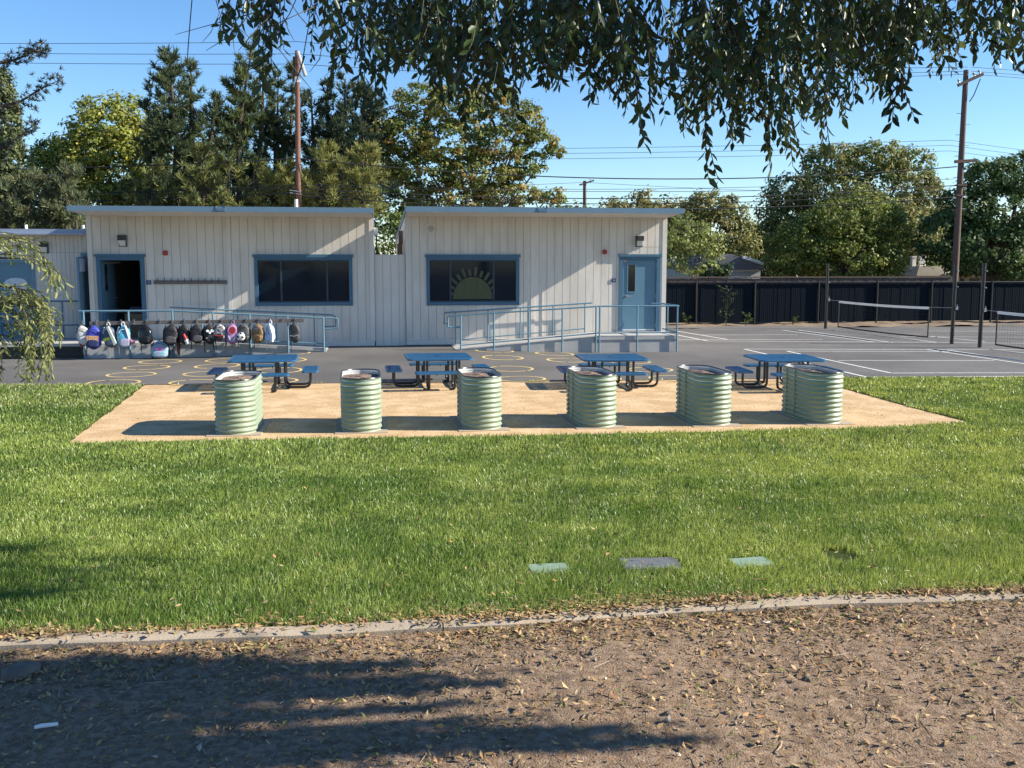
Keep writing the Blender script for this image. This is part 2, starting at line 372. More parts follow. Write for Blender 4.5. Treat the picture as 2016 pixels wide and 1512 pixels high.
def frame_window(parent, pxa, pxb, pya, pyb, mull, head=(3, 7)):
    xa, za = FX(pxa, pya); xb, zb = FX(pxb, pyb)      # outer trim
    w = .085; fr = MB()
    fr.box(xa, xa+w, YW-.03, YW+.02, zb, za-.0, M_blue); fr.box(xb-w, xb, YW-.03, YW+.02, zb, za, M_blue)
    fr.box(xa+w, xb-w, YW-.028, YW+.02, zb, zb+w, M_blue); fr.box(xa+w, xb-w, YW-.028, YW+.02, za-w, za, M_blue)
    fr.box(xa-.03, xb+.03, YW-.055, YW-.001, za-.02, za+.055, M_blue)
    win = MB(); win.box(xa+w, xb-w, YW+.025, YW+.05, zb+w, za-w, M_glass)
    wf = fr.build('window_trim', None)
    wo_ = win.build('window', parent)
    wf.parent = wo_
    mm = MB()
    for (a, b) in mull:
        x = FX(a, 550)[0]; mm.box(x-.022, x+.022, YW+.008, YW+.024, zb+w+.04, za-w-.03, M_alu)
    mm.box(xa+w, xb-w, YW+.004, YW+.024, za-w-.035, za-w, M_alu); mm.box(xa+w, xb-w, YW+.004, YW+.024, zb+w, zb+w+.035, M_alu)
    mm.build('window_mullion', wo_)
    return wo_, (xa, xb, zb, za)
YE = YW-1.42
DEP = 11.8
def roof(parent, xa, xb, pyT, pyB, pxm, seam_px):
    zt = PY(pxm, pyT+.5, YE).z; zb = PY(pxm, pyB-.7, YE).z
    b = MB(); sl_ = -.030
    v = []
    for y, dz in ((YE, 0), (YW+DEP+.3, sl_*(DEP+1.7))):
        v += [(xa, y, zb+dz), (xb, y, zb+dz), (xb, y, zt+dz), (xa, y, zt+dz)]
    b.add(v, [(0,1,2,3), (4,7,6,5), (0,4,5,1), (3,2,6,7), (0,3,7,4), (1,5,6,2)], M_wall2)
    ro = b.build('roof', parent)
    fb = MB(); fb.box(xa-.01, xb+.01, YE-.035, YE-.001, zb-.005, zt+.02, M_fascia)
    for k in (seam_px-6, seam_px+12):
        x = PY(k, 413, YE).x; fb.box(x-.012, x+.012, YE-.045, YE-.036, zb-.012, zt+.028, M_fascia)
    x0 = PY(seam_px-5, 413, YE).x; x1 = PY(seam_px+11, 413, YE).x; fb.box(x0, x1, YE-.055, YE-.046, zb+.02, zt-.02, mat('splice_plate', (.10, .17, .25), .5))
    for xe in (xa-.035, xb+.011): 
        fb.box(xe, xe+.024, YE-.03, YW+2, zb-.004, zt+.018, M_fascia) if False else None
    # side rakes following the slope
    for xe in (xa-.025, xb+.001):
        v = []
        for y, dz in ((YE-.034, 0), (YW+DEP+.3, sl_*(DEP+1.7))):
            v += [(xe, y, zb-.005+dz), (xe+.024, y, zb-.005+dz), (xe+.024, y, zt+.02+dz), (xe, y, zt+.02+dz)]
        fb.add(v, [(0,1,2,3), (4,7,6,5), (0,4,5,1), (3,2,6,7), (0,3,7,4), (1,5,6,2)], M_fascia)
    fb.build('fascia', ro)
    return zb
def room_sign(parent_lbl, px, py, s):
    x, z = FX(px, py); o = empty('room_sign', (x, YW, z), parent_lbl, 'sign')
    b = MB(); b.box(-.055, .055, -.02, -.004, -.05, .05, M_sign); b.build('plate', o, bevel=.004); text(s, .06, (0, -.022, 0), M_white, o); return o
def wall_lamp(px, py, label, Y=None, dark=True):
    x, z = FX(px, py, Y); o = empty('wall_lamp', (x, (YW if Y is None else Y)-.002, z), label, 'wall lamp', 'wall lamps beside the classroom doors')
    b = MB(); b.prism([(-.095, .14), (.095, .14), (.095, -.14), (-.095, -.14)], -.03, -.001, M_bronze)
    b.add([(-.09,-.03,.14),(.09,-.03,.14),(.09,-.17,.13),(-.09,-.17,.13),(-.09,-.03,.02),(.09,-.03,.02),(.09,-.17,.01),(-.09,-.17,.01)], [(0,1,2,3),(4,7,6,5),(3,2,6,7),(0,3,7,4),(1,5,6,2)], M_bronze)
    b.build('housing', o, bevel=.004)
    l = MB(); l.add([(-.075,-.032,.018),(.075,-.032,.018),(.075,-.158,.008),(-.075,-.158,.008),(-.07,-.032,-.125),(.07,-.032,-.125),(.07,-.085,-.12),(-.07,-.085,-.12)], [(0,1,2,3),(4,7,6,5),(3,2,6,7),(0,3,7,4),(1,5,6,2),(0,4,5,1)], M_lens); l.build('lens', o, bevel=.01)
    return o
def alarm(px, py, label):
    x, z = FX(px, py); o = empty('fire_alarm', (x, YW-.002, z), label, 'fire alarm', 'red fire alarms on the classroom walls')
    b = MB(); b.box(-.055, .055, -.03, 0, -.055, .055, M_red); b.build('back_box', o, bevel=.008)
    c = MB(); n = 20; c.tube([(0,-.032,0),(0,-.06,0),(0,-.075,0)], [.062, .062, .045], M_red, n=20); c.build('bell', o, smooth=True)
def classroom(label, pxL, pxR, pyTop, pyBot, seam, openings_fn, lit=True, zfloor=None):
    xL = FX(pxL, 500)[0]; xR = FX(pxR, 500)[0]
    root = empty('classroom_building', (0, 0, 0), label, 'building', 'portable classrooms beside the yard')
    return root, xL, xR
# --- building 1
B1, x1L, x1R = classroom('cream portable classroom with open blue doorway, coat rail and backpacks outside', 174, 735, 0, 0, 451, None)
B2, x2L, x2R = classroom('cream portable classroom with closed blue door and a painted sun in its window', 798, 1311, 0, 0, 1049, None)
def wallz(px, py): return FX(px, py)[1]
zb1 = roof(B1, x1L, x1R, 408, 417.5, 440, 432); zb2 = roof(B2, x2L, x2R, 409.5, 419, 1070, 1065)
w1, op1 = frame_window(B1, 500, 695, 505, 601.5, ((553.5, 0), (644, 0)))
w2, op2 = frame_window(B2, 839, 1022, 505, 600.5, ((887, 0), (972, 0)))
# door openings
d1a, d1t = FX(191, 511); d1b, _ = FX(276, 511); ZL1 = P(250, 677, 0).z
ZLAND1 = .33; ZLAND2 = .40
d2a, d2t = FX(1222, 505); d2b, _ = FX(1296, 505)
inset = .05
wb = MB()
siding(wb, x1L, x1R, .22, zb1+.02, YW, [(op1[0]+.05, op1[1]-.05, op1[2]+.05, op1[3]-.05), (d1a, d1b, ZLAND1-.02, d1t)], off=x1L+.11)
# skirt boards
for a, b_ in ((x1L, x1R),): 
    wb.box(a, b_, YW-.012, YW+.05, .105+.0, .212, M_wall2); wb.box(a, b_, YW-.02, YW+.05, .205, .2195, M_wall2)
wb.box(x1L, x1R, YW+.03, YW+.2, -.05, .10, M_black)
# corner and seam battens
for px in (735,): wb.box(x1R-.10, x1R+.018, YW-.016, YW-.001, .23, zb1, M_wall2)
wb.box(x1L-.018, x1L+.09, YW-.016, YW-.001, .23, zb1, M_wall2)
xs_ = FX(451, 500)[0]; wb.box(xs_-.05, xs_+.05, YW-.016, YW-.001, .23, zb1, M_wall2)
siding(wb, YW+.101, YW+DEP, .1, zb1-.36, x1R-.0, [], along=-1, off=YW)
siding(wb, YW+.101, YW+DEP, .1, zb1-.36, x1L+.0, [], along=1, off=YW)
wb.box(x1L+.11, x1R-.11, YW+DEP-.1, YW+DEP, .1, zb1-.36, M_wall)
wb.add([(x1R-.001, YW, zb1-.4), (x1R-.001, YW+DEP, zb1-.4), (x1R-.001, YW+DEP, zb1-.38), (x1R-.001, YW, zb1)], [(0,1,2,3)], M_wall)
wb.add([(x1L+.001, YW, zb1-.4), (x1L+.001, YW+DEP, zb1-.4), (x1L+.001, YW+DEP, zb1-.38), (x1L+.001, YW, zb1)], [(0,1,2,3)], M_wall)
wb.build('wall', B1)
wb = MB()
siding(wb, x2L, x2R, .25, zb2+.02, YW, [(op2[0]+.05, op2[1]-.05, op2[2]+.05, op2[3]-.05), (d2a, d2b, ZLAND2-.02, d2t)], off=x2L+.16)
wb.box(x2L, x2R, YW-.012, YW+.05, .115, .242, M_wall2); wb.box(x2L, x2R, YW-.02, YW+.05, .235, .2495, M_wall2)
wb.box(x2L, x2R, YW+.03, YW+.2, -.05, .11, M_black)
wb.box(x2R-.10, x2R+.018, YW-.016, YW-.001, .26, zb2, M_wall2)
xs_ = FX(1049, 500)[0]; wb.box(xs_-.05, xs_+.05, YW-.016, YW-.001, .26, zb2, M_wall2)
xs_ = FX(1068, 500)[0]; wb.box(xs_-.012, xs_+.012, YW-.012, YW-.001, .26, zb2, M_wall2)
siding(wb, YW+.101, YW+DEP, .1, zb2-.36, x2L+.0, [], along=1, off=YW)
siding(wb, YW+.101, YW+DEP, .1, zb2-.36, x2R-.0, [], along=-1, off=YW)
wb.box(x2L+.11, x2R-.11, YW+DEP-.1, YW+DEP, .1, zb2-.36, M_wall)
for xx_ in (x2L+.001, x2R-.001): wb.add([(xx_, YW, zb2-.4), (xx_, YW+DEP, zb2-.4), (xx_, YW+DEP, zb2-.38), (xx_, YW, zb2)], [(0,1,2,3)], M_wall)
zl = FX(1260, 486)[1]; wb.box(FX(1254,486)[0], x2R-.1, YW-.003, YW-.0005, zl-.004, zl+.004, M_groove)  # thin shadow line of the wall flashing, put in as a darker strip
wb.build('wall', B2)
# vent stacks on roofs are tiny
# conduit on the side of building 2
xq = x2L-.03
for yy, top, bot in ((YW+2.0, 3.05, 1.9), (YW+3.9, 2.75, 1.9)):
    cb_ = MB(); cb_.tube([(xq-.03, yy, bot-1.2), (xq-.03, yy, top)], .035, M_greybark, n=8); cb_.box(xq-.09, xq+.02, yy-.08, yy+.08, top-.35, top, M_greybark); cb_.build('conduit', B2)
# sun painting
sb = MB(); cx, cz = FX(931, 589); ex_ = FX(970, 589)[0]; rr = ex_-cx; ztop = FX(931, 545)[1]-cz
pts = [(cx+rr*math.cos(a), cz+ztop*math.sin(a)) for a in np.linspace(0, math.pi, 22)]
sb.prism(pts, YW+.019, YW+.0245, M_olive)
for k, a in enumerate(np.linspace(R(12), R(168), 12)):
    r0 = .93+.10; r1 = r0+.32+(.1 if k % 2 else 0)
    ca, sa = math.cos(a), math.sin(a); wv = .035
    q = [(cx+rr*r0*ca-sa*wv, cz+ztop*1.02*r0*sa+ca*wv), (cx+rr*r0*ca+sa*wv, cz+ztop*1.02*r0*sa-ca*wv), (cx+rr*r1*ca+sa*wv, cz+ztop*r1*sa-ca*wv), (cx+rr*r1*ca-sa*wv, cz+ztop*r1*sa+ca*wv)]
    sb.prism([(min(max(x, cx-.56), cx+.56), z) for x, z in q], YW+.019, YW+.0245, M_olive)
sb.build('painted_sun', w2)
# --- door 1 (open)
def door_trim(root, pa, pb, ptop, hw, zland, name='door_frame'):
    xa, zt = FX(pa, ptop); xb = FX(pb, ptop)[0]; b = MB()
    b.box(xa, xa+.10, YW-.03, YW+.10, zland, zt, M_blue); b.box(xb-.10, xb, YW-.03, YW+.10, zland, zt, M_blue)
    b.box(xa+.10, xb-.10, YW-.028, YW+.10, zt-.09, zt, M_blue); b.box(xa-.03, xb+.03, YW-.055, YW-.001, zt-.005, zt+.06, M_blue)
    b.box(xa+.10, xb-.10, YW+.0, YW+.12, zland, zland+.015, M_grey)
    return b.build(name, root), xa, xb, zt
f1, fa, fb_, ft = door_trim(B1, 189, 284, 505, 8, ZLAND1)
rm = MB()   # classroom interior seen through the doorway
x0, x1, y0, y1, z0, z1 = max(fa-.8, x1L+.13), fb_+1.6, YW+.14, YW+4.5, ZLAND1-.06, 2.9
rm.add([(x0,y0,z0),(x1,y0,z0),(x1,y1,z0),(x0,y1,z0),(x0,y0,z1),(x1,y0,z1),(x1,y1,z1),(x0,y1,z1)], [(0,1,2,3),(4,7,6,5),(1,2,6,5),(2,3,7,6),(3,0,4,7)], M_in)
rm.build('room_interior', B1)
dl = MB(); Md = Matrix.Translation((fa+.11, YW+.06, 0)) @ Matrix.Rotation(R(86), 4, 'Z')
dl.box(0, .92, 0, .045, ZLAND1+.02, ft-.1, M_door, Md); dl.box(.18, .34, -.004, .049, 1.5, 2.15, M_pane, Md)
dd = dl.build('door', B1); tag(dd, 'blue door leaf standing open into the room')
hd = MB(); hz = 1.32; hd.tube([Md @ Vector((.84, -.005, hz)), Md @ Vector((.84, -.06, hz)), Md @ Vector((.73, -.065, hz))], .011, M_grey); ar_ = MB(); ar_.tube([Md @ Vector((.1, -.02, ft-.16)), Md @ Vector((.5, -.28, ft-.14))], .012, M_grey); ar_.build('closer_arm', dd)
hd.build('door_handle', dd, smooth=True)
# shelf, boxes in the room
def simple(name, label, cat, loc, fn, group=None):
    o = empty(name, loc, label, cat, group); fn(o); return o
def f_shelf(o):
    b = MB(); w = .62; b.box(0, .02, -.14, .14, 0, 2.1, M_dark); b.box(w, w+.02, -.14, .14, 0, 2.1, M_dark); b.box(.02, w, .12, .14, 0, 2.1, M_dark)
    for z in (.02, .45, .88, 1.3, 1.7): b.box(.02, w, -.14, .12, z, z+.025, M_card)
    b.build('shelf_frame', o); k = MB(); r = random.Random(3)
    for z in (.045, .475, .905, 1.325):
        x = .03
        while x < w-.06:
            t = r.uniform(.03, .055); h = r.uniform(.25, .33); k.box(x, x+t-.004, -.12, .08, z, z+h, M_book); x += t+.01
    k.build('binders', o)
simple('bookshelf', 'dark bookshelf of binders inside the open doorway', 'bookshelf', (fa+.60, YW+2.1, ZLAND1-.06), f_shelf)
def f_box(o):
    b = MB(); b.box(-.24, .24, -.2, .2, 0, .62, M_card); b.build('carton', o, bevel=.006); k = MB(); k.box(-.23, .0, -.19, .19, .622, .635, M_card); k.build('flap', o)
simple('cardboard_box', 'brown cardboard box standing inside the open doorway', 'box', (fa+.56, YW+1.35, ZLAND1-.06), f_box)
def f_bin(o):
    b = MB(); b.box(-.15, .15, -.12, .12, 0, .14, mat('bin_blue', (.02, .05, .16), .5)); b.box(-.16, .16, -.13, .13, .141, .16, mat('bin_lid', (.1, .14, .2), .5)); b.build('tub', o, bevel=.01)
simple('storage_tub', 'small blue tub on top of the cardboard box', 'tub', (fa+.58, YW+1.35, ZLAND1+.58), f_bin)
# --- door 2 (closed)
f2, ga, gb, gt = door_trim(B2, 1219, 1300, 505, 8, ZLAND2)
dl = MB(); xa, xb = ga+.10, gb-.10; dl.box(xa, xb, YW+.02, YW+.06, ZLAND2+.02, gt-.09, M_door)
d2 = dl.build('door', B2, bevel=.003)
pa_, pz1 = FX(1237, 521); pb_, pz0 = FX(1250, 574)
vb = MB(); vb.box(pa_, pb_, YW+.012, YW+.019, pz0, pz1, M_pane); 
for (a, b_, c, d_) in ((pa_-.025, pa_, pz0-.025, pz1+.025), (pb_, pb_+.025, pz0-.025, pz1+.025), (pa_, pb_, pz0-.025, pz0), (pa_, pb_, pz1, pz1+.025)): vb.box(a, b_, YW+.006, YW+.0195, c, d_, M_rail)
vb.build('door_window', d2)
kx, kz = FX(1233, 583); kb = MB(); kb.tube([(kx, YW+.02, kz), (kx, YW-.03, kz)], .028, M_grey, 12); kb.tube([(kx, YW-.04, kz), (kx+.11, YW-.045, kz-.005)], .011, M_grey); kb.build('door_handle', d2, smooth=True)
hb = MB()
for py in (522, 583, 640): z = FX(1291, py)[1]; hb = MB(); hb.tube([(xb, YW+.01, z-.055), (xb, YW+.01, z+.055)], .012, M_grey); hb.build('hinge', d2)
hb = MB(); sx, sz = FX(1231, 512); hb.box(sx-.045, sx+.045, YW+.012, YW+.019, sz-.05, sz+.05, mat('sticker', (.5, .3, .27), .5)); hb.build('sticker', d2)
kp = MB(); kp.box(xa+.02, xb-.02, YW+.012, YW+.0195, ZLAND2+.03, ZLAND2+.06, M_white); kp.build('door_sweep', d2)
# fittings
wall_lamp(242, 474, 'dark wall lamp above the open classroom doorway'); wall_lamp(1258, 475, 'wall lamp with grey lens above the closed blue door')
alarm(326, 498, 'small dark red fire alarm right of the open doorway'); alarm(1190, 496, 'round red fire alarm left of the closed blue door')
room_sign('small dark blue room sign right of the open doorway', 293, 556, '12'); room_sign('small blue room sign left of the closed blue door', 1208, 552, '21')
def f_spk(o):
    b = MB(); b.box(-.11, .11, -.05, 0, -.11, .11, M_wall2); b.build('housing', o, bevel=.006)
    r = MB()
    for q in (.075, .055, .035, .015): r.tube([(q*math.cos(t), -.053, q*math.sin(t)) for t in np.linspace(0, 2*math.pi, 25)], .005, M_grey, 5)
    r.build('grille', o)
simple('wall_speaker', 'square cream loudspeaker high on the wall above the sun window', 'speaker', (FX(848, 450)[0], YW-.001, FX(848, 450)[1]), f_spk)
def hooks(b, xs, y, z, sl=0):
    for x in xs: b.tube([(x, y, z+.055), (x, y-.012, z-.01), (x, y-.045, z-.03), (x, y-.06, z), (x, y-.065, z+.02)], .006, M_black, 6)
def f_rail1(o):
    b = MB(); xa = FX(303, 555)[0]; xb = FX(447, 555)[0]; x0 = o.location.x; b.box(xa-x0, xb-x0, -.025, 0, -.045, .045, M_board); b.build('rail_board', o)
    
    for i in range(int((xb-xa)/.16)): k = MB(); hooks(k, [xa-x0+.1+i*.16], -.025, .05); k.build('hook', o)
simple('coat_rail', 'long dark wooden coat rail screwed to the wall beside the open doorway', 'coat rail', (FX(375, 555)[0], YW-.017, FX(375, 555.5)[1]), f_rail1)
# infill fence between the rooms
inf = MB(); xa, xb = x1R+.022, x2L-.004; zt = FX(760, 501)[1]
siding(inf, xa, xb, .10, zt, YW+.06, [], off=xa, m=M_wall2); inf.box(xa, xb, YW+.10, YW+.18, 0, .0999, M_black)
tag(inf.build('infill_panel'), 'narrow cream board fence filling the gap between the two classrooms', 'fence')
lb = MB(); 
o = empty('junction_box', (x1R+.03, YW+.25, FX(738, 455)[1]), 'small white junction box at the corner beside the gap', 'junction box')
lb.box(-.01, .10, -.06, .06, -.09, .09, M_white); lb.build('cover', o, bevel=.01); lb = MB(); lb.tube([(.05, 0, -.6), (.05, 0, -.09)], .018, M_black); lb.build('cable', o)
# roof behind the gap
b = MB(); q0 = PY(740, 500, YW+13.5); b.add([(q0.x-3, YW+13.2, 2.2), (q0.x+3.2, YW+13.2, 3.0), (q0.x+3.2, YW+17, 3.2), (q0.x-3, YW+17, 2.4), (q0.x-3, YW+13.2, 2.1), (q0.x+3.2, YW+13.2, 2.9), (q0.x+3.2, YW+17, 3.1), (q0.x-3, YW+17, 2.3)], [(0,1,2,3),(4,7,6,5),(0,4,5,1),(1,5,6,2),(2,6,7,3),(3,7,4,0)], M_fasc2)
o = empty('shed', (q0.x, YW+15, 0), 'low building with sloped pale roof edge seen in the gap between classrooms', 'shed'); 
for i_, v_ in enumerate(b.v): b.v[i_] = (v_[0]-q0.x, v_[1]-YW-15, v_[2]-.45)
b.build('roof', o); b = MB(); b.box(-2.8, 3.0, -1.6, 1.8, 0, 1.7, M_wall); b.build('wall', o)
# ------------------------------------------------------------------ third building (left)
YL = YW+.55
B3 = empty('classroom_building', (0, 0, 0), 'lower cream building at the left edge with pale blue door and white bear picture', 'building', 'portable classrooms beside the yard')
zt3 = PY(80, 461, YL).z; xA = PY(-420, 500, YL).x; xB = x1L-.03
wb = MB(); d3a = PY(-12, 520, YL).x; d3b = PY(68, 520, YL).x; d3t = PY(30, 511, YL).z
siding(wb, xA, xB, .12, zt3, YL, [(d3a, d3b, .3, d3t)], off=xA, pitch=.1016, gw=.007)
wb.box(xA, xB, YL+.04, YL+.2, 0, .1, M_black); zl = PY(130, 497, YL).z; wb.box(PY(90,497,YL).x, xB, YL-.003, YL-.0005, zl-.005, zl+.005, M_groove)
wb.build('wall', B3)
rb = MB(); rz = PY(80, 452, YL-.3).z; rb.box(xA, xB, YL-.30, YL+9, zt3+.0, rz, M_wall2); ro = rb.build('roof', B3)
rb = MB(); rb.box(xA, xB, YL-.325, YL-.302, rz-.10, rz+.015, M_fasc2); rb.box(xA, xB, YL-.36, YL-.326, rz-.12, rz-.075, M_fasc2)
for px in (18, 136): x = PY(px, 448, YL).x; rb.tube([(x, YL+1.2, rz-.02), (x, YL+1.2, rz+.17)], .035, M_white)
rb.build('fascia', ro)
db = MB(); db.box(d3a+.08, d3b-.08, YL+.02, YL+.06, .34, d3t-.08, M_door); d3 = db.build('door', B3)
fb3 = MB(); fb3.box(d3a, d3a+.08, YL-.03, YL+.09, .33, d3t, M_rail); fb3.box(d3b-.08, d3b, YL-.03, YL+.09, .33, d3t, M_rail); fb3.box(d3a+.08, d3b-.08, YL-.028, YL+.09, d3t-.08, d3t, M_rail); fb3.build('door_frame', B3)
bear_px = [(5,559),(12,551),(20,548),(30,547),(42,548),(50,552),(54,558),(54,566),(50,572),(47,574),(43,569),(36,568),(33,572),(34,578),(27,579),(22,576),(21,568),(14,564)]
bb = MB(); bb.prism([(PY(a, b_, YL).x, PY(a, b_, YL).z) for a, b_ in bear_px], YL+.012, YL+.019, M_bear); bb.build('bear_picture', d3)
wall_lamp(88, 487, 'pale wall lamp on the lower building at left behind the hanging leaves', YL)
rx, rz_ = PY(158, 552, YL).x, PY(158, 552, YL).z
o = empty('restroom_sign', (rx, YL-.004, rz_), 'square pale restroom sign with black figures on the left building', 'sign')
b = MB(); b.box(-.085, .085, -.012, -.001, -.11, .11, M_wall2); b.build('plate', o)
k = MB(); k.tube([(-.04, -.014, .07), (-.04, -.018, .07)], .016, M_black, 10); k.prism([(-.07, .05), (-.01, .05), (-.03, -.0), (-.05, -.0)], -.018, -.0135, M_black)
k.tube([(.035, -.014, .075), (.035, -.018, .075)], .014, M_black, 10); k.prism([(.02, .055), (.04, .055), (.05, .02), (.075, -.01), (.06, -.015), (.035, .012), (.02, .02)], -.018, -.0135, M_black)
k.build('figures', o); text('RESTROOM', .026, (0, -.014, -.045), M_black, o)
# cabinet / open door at the joint
cx0 = PY(153, 520, YL-.35).x; cx1 = PY(178, 520, YL-.35).x; ct0 = PY(165, 506, YL-.35).z
o = empty('open_door', (cx0, YL-.02, 0), 'blue door leaf standing open between the left building and the classroom corner', 'door')
b = MB(); b.box(.10, .15, -.80, -.03, .34, ct0, M_door); b.build('leaf', o, bevel=.004); b = MB(); b.box(0, .095, -.06, -.0, .34, ct0+.04, M_door); b.box(0, .30, -.07, -.001, ct0+.041, ct0+.10, M_door); b.build('frame', o); b = MB(); b.box(.155, .20, -.76, -.06, ct0-.35, ct0-.04, M_fasc2); b.build('panel', o)
# ------------------------------------------------------------------ ramps and rails
YO = YW-1.52
def X_at(px, Y=YO, py=690): return PY(px, py, Y).x
def rail(parent, pts, r=.02, m=M_rail, name='rail'):
    b = MB(); b.tube(pts, r, m, 8); return b.build(name, parent, smooth=True)
# bldg1: landing x 169..345, ramp 345..638
o = empty('ramp', (0, 0, 0), 'grey concrete ramp and landing with blue handrails in front of the open doorway', 'ramp', 'wheelchair ramps to the classroom doors')
xa, xb, xc = X_at(165), X_at(343), X_at(642)
b = MB(); b.box(xa, xb, YO+.02, YW-.022, -.05, ZLAND1, M_conc); b.box(xa, xb, YO-.012, YO+.019, -.05, ZLAND1-.035, M_conc2); lo = b.build('landing', o)
gb_ = float(g(xc, YO))
b = MB(); b.add([(xb+.003, YO, -.05), (xc, YO, -.05), (xc, YO, gb_+.012), (xb+.003, YO, ZLAND1), (xb+.003, YW-.022, -.05), (xc, YW-.022, -.05), (xc, YW-.022, gb_+.012), (xb+.003, YW-.022, ZLAND1)], [(0,1,2,3), (4,7,6,5), (3,2,6,7), (0,4,5,1), (0,3,7,4), (1,5,6,2)], M_conc)
b.build('ramp_slab', o)
b = MB(); b.add([(xb, YO-.03, ZLAND1), (xc, YO-.03, gb_+.02), (xc, YO-.03, gb_+.09), (xb, YO-.03, ZLAND1+.07), (xb, YO-.002, ZLAND1), (xc, YO-.002, gb_+.02), (xc, YO-.002, gb_+.09), (xb, YO-.002, ZLAND1+.07)], [(0,1,2,3), (4,7,6,5), (3,2,6,7), (0,4,5,1), (0,3,7,4), (1,5,6,2)], M_conc)
b.build('edge_kerb', o)
zr1 = PY(250, 612, YO).z; zr1b = PY(638, 626, YO).z
xm = X_at(340)
rail(o, [(xa-.06, YO-.03, zr1), (xm, YO-.03, zr1), (xc-.03, YO-.03, zr1b)], .022)
rail(o, [(X_at(338, YW-.1), YW-.12, zr1+.02), (X_at(655, YW-.1), YW-.12, zr1b), (X_at(662, YW-.1), YW-.12, zr1b-.04), (X_at(662, YW-.1), YW-.12, zr1b-.28), (X_at(640, YW-.1), YW-.12, zr1b-.29)], .02)
rail(o, [(xc-.03, YO-.03, zr1b), (xc+.27, YO-.03, zr1b-.01), (xc+.29, YO-.03, zr1b-.03), (xc+.29, YO-.03, zr1b-.25), (xc, YO-.03, zr1b-.26)], .018)
rail(o, [(xb, YO-.03, ZLAND1+.16), (xc-.03, YO-.03, gb_+.19)], .016)
for px in (169, 257, 343, 422, 494, 568, 638):
    x = X_at(px); z = float(g(x, YO-.05)); f = min(max((x-xm)/(xc-.03-xm), 0), 1); b = MB(); b.tube([(x, YO-.05, z-.02), (x, YO-.05, zr1+(zr1b-zr1)*f)], .022, M_rail, 8); b.build('post', o, smooth=True)
for px in (400, 470, 545, 620):
    x = X_at(px, YW-.12); f = (x-xb)/(xc-xb); z = ZLAND1+(gb_-ZLAND1)*f; b = MB(); b.tube([(x, YW-.12, z), (x, YW-.12, zr1+(zr1b-zr1)*f)], .018, M_rail, 8); b.build('post', o, smooth=True)
# bldg2
o = empty('ramp', (0, 0, 0), 'pale concrete ramp and landing with blue handrails at the closed blue door', 'ramp', 'wheelchair ramps to the classroom doors')
ya, yb, yc = X_at(897), X_at(1177), X_at(1334)
b = MB(); b.box(yb, yc, YO, YW-.022, -.05, ZLAND2, M_conc); b.box(yb-.02, yc+.015, YO-.02, YO-.001, ZLAND2-.09, ZLAND2+.006, M_conc); b.build('landing', o)
ga_ = float(g(ya, YO))
b = MB(); b.add([(ya, YO, -.05), (yb-.003, YO, -.05), (yb-.003, YO, ZLAND2), (ya, YO, ga_+.012), (ya, YW-.022, -.05), (yb-.003, YW-.022, -.05), (yb-.003, YW-.022, ZLAND2), (ya, YW-.022, ga_+.012)], [(0,1,2,3), (4,7,6,5), (3,2,6,7), (0,4,5,1), (0,3,7,4), (1,5,6,2)], M_conc); b.build('ramp_slab', o)
zr2 = PY(1250, 602.5, YO).z; zr2b = PY(882, 622, YO).z; xe = X_at(882)
rail(o, [(X_at(907), YO-.03, zr2b-.27), (xe+.02, YO-.03, zr2b-.27), (xe, YO-.03, zr2b-.25), (xe, YO-.03, zr2b-.03), (xe+.03, YO-.03, zr2b), (yb, YO-.03, zr2), (yc, YO-.03, zr2)], .02)
rail(o, [(yc, YO-.03, zr2), (yc, YW-.15, zr2), (yc-.3, YW-.12, zr2)], .02)
rail(o, [(X_at(882, YW-.15), YW-.14, zr2b-.27), (X_at(875, YW-.15), YW-.14, zr2b-.26), (X_at(875, YW-.15), YW-.14, zr2b+.01), (X_at(1165, YW-.15), YW-.14, zr2+.03)], .02)
rail(o, [(X_at(907), YO-.03, ga_+.12), (yb, YO-.03, ZLAND2+.08), (yc, YO-.03, ZLAND2+.08), (yc, YW-.15, ZLAND2+.08)], .016)
rail(o, [(X_at(907, YW-.14), YW-.14, ga_+.15), (X_at(1150, YW-.14), YW-.14, ZLAND2+.1)], .015)
for px in (907, 972, 1040, 1106, 1172, 1179, 1253, 1331):
    x = X_at(px); z = float(g(x, YO-.05)) if px not in (0,) else 0; f = min(max((x-xe)/(yb-xe), 0), 1); b = MB(); b.tube([(x, YO-.05, z-.02), (x, YO-.05, zr2b+(zr2-zr2b)*f)], .021, M_rail, 8); b.build('post', o, smooth=True)
for px in (897, 961, 1024.5, 1088.5, 1151):
    x = X_at(px, YW-.14); f = min(max((x-ya)/(yb-ya), 0), 1); z = ga_+(ZLAND2-ga_)*f; b = MB(); b.tube([(x, YW-.14, z), (x, YW-.14, zr2b+(zr2-zr2b)*f+.02)], .018, M_rail, 8); b.build('post', o, smooth=True)
b = MB(); b.tube([(yc, YW-.6, ZLAND2), (yc, YW-.6, zr2)], .02, M_rail, 8); b.build('post', o, smooth=True)
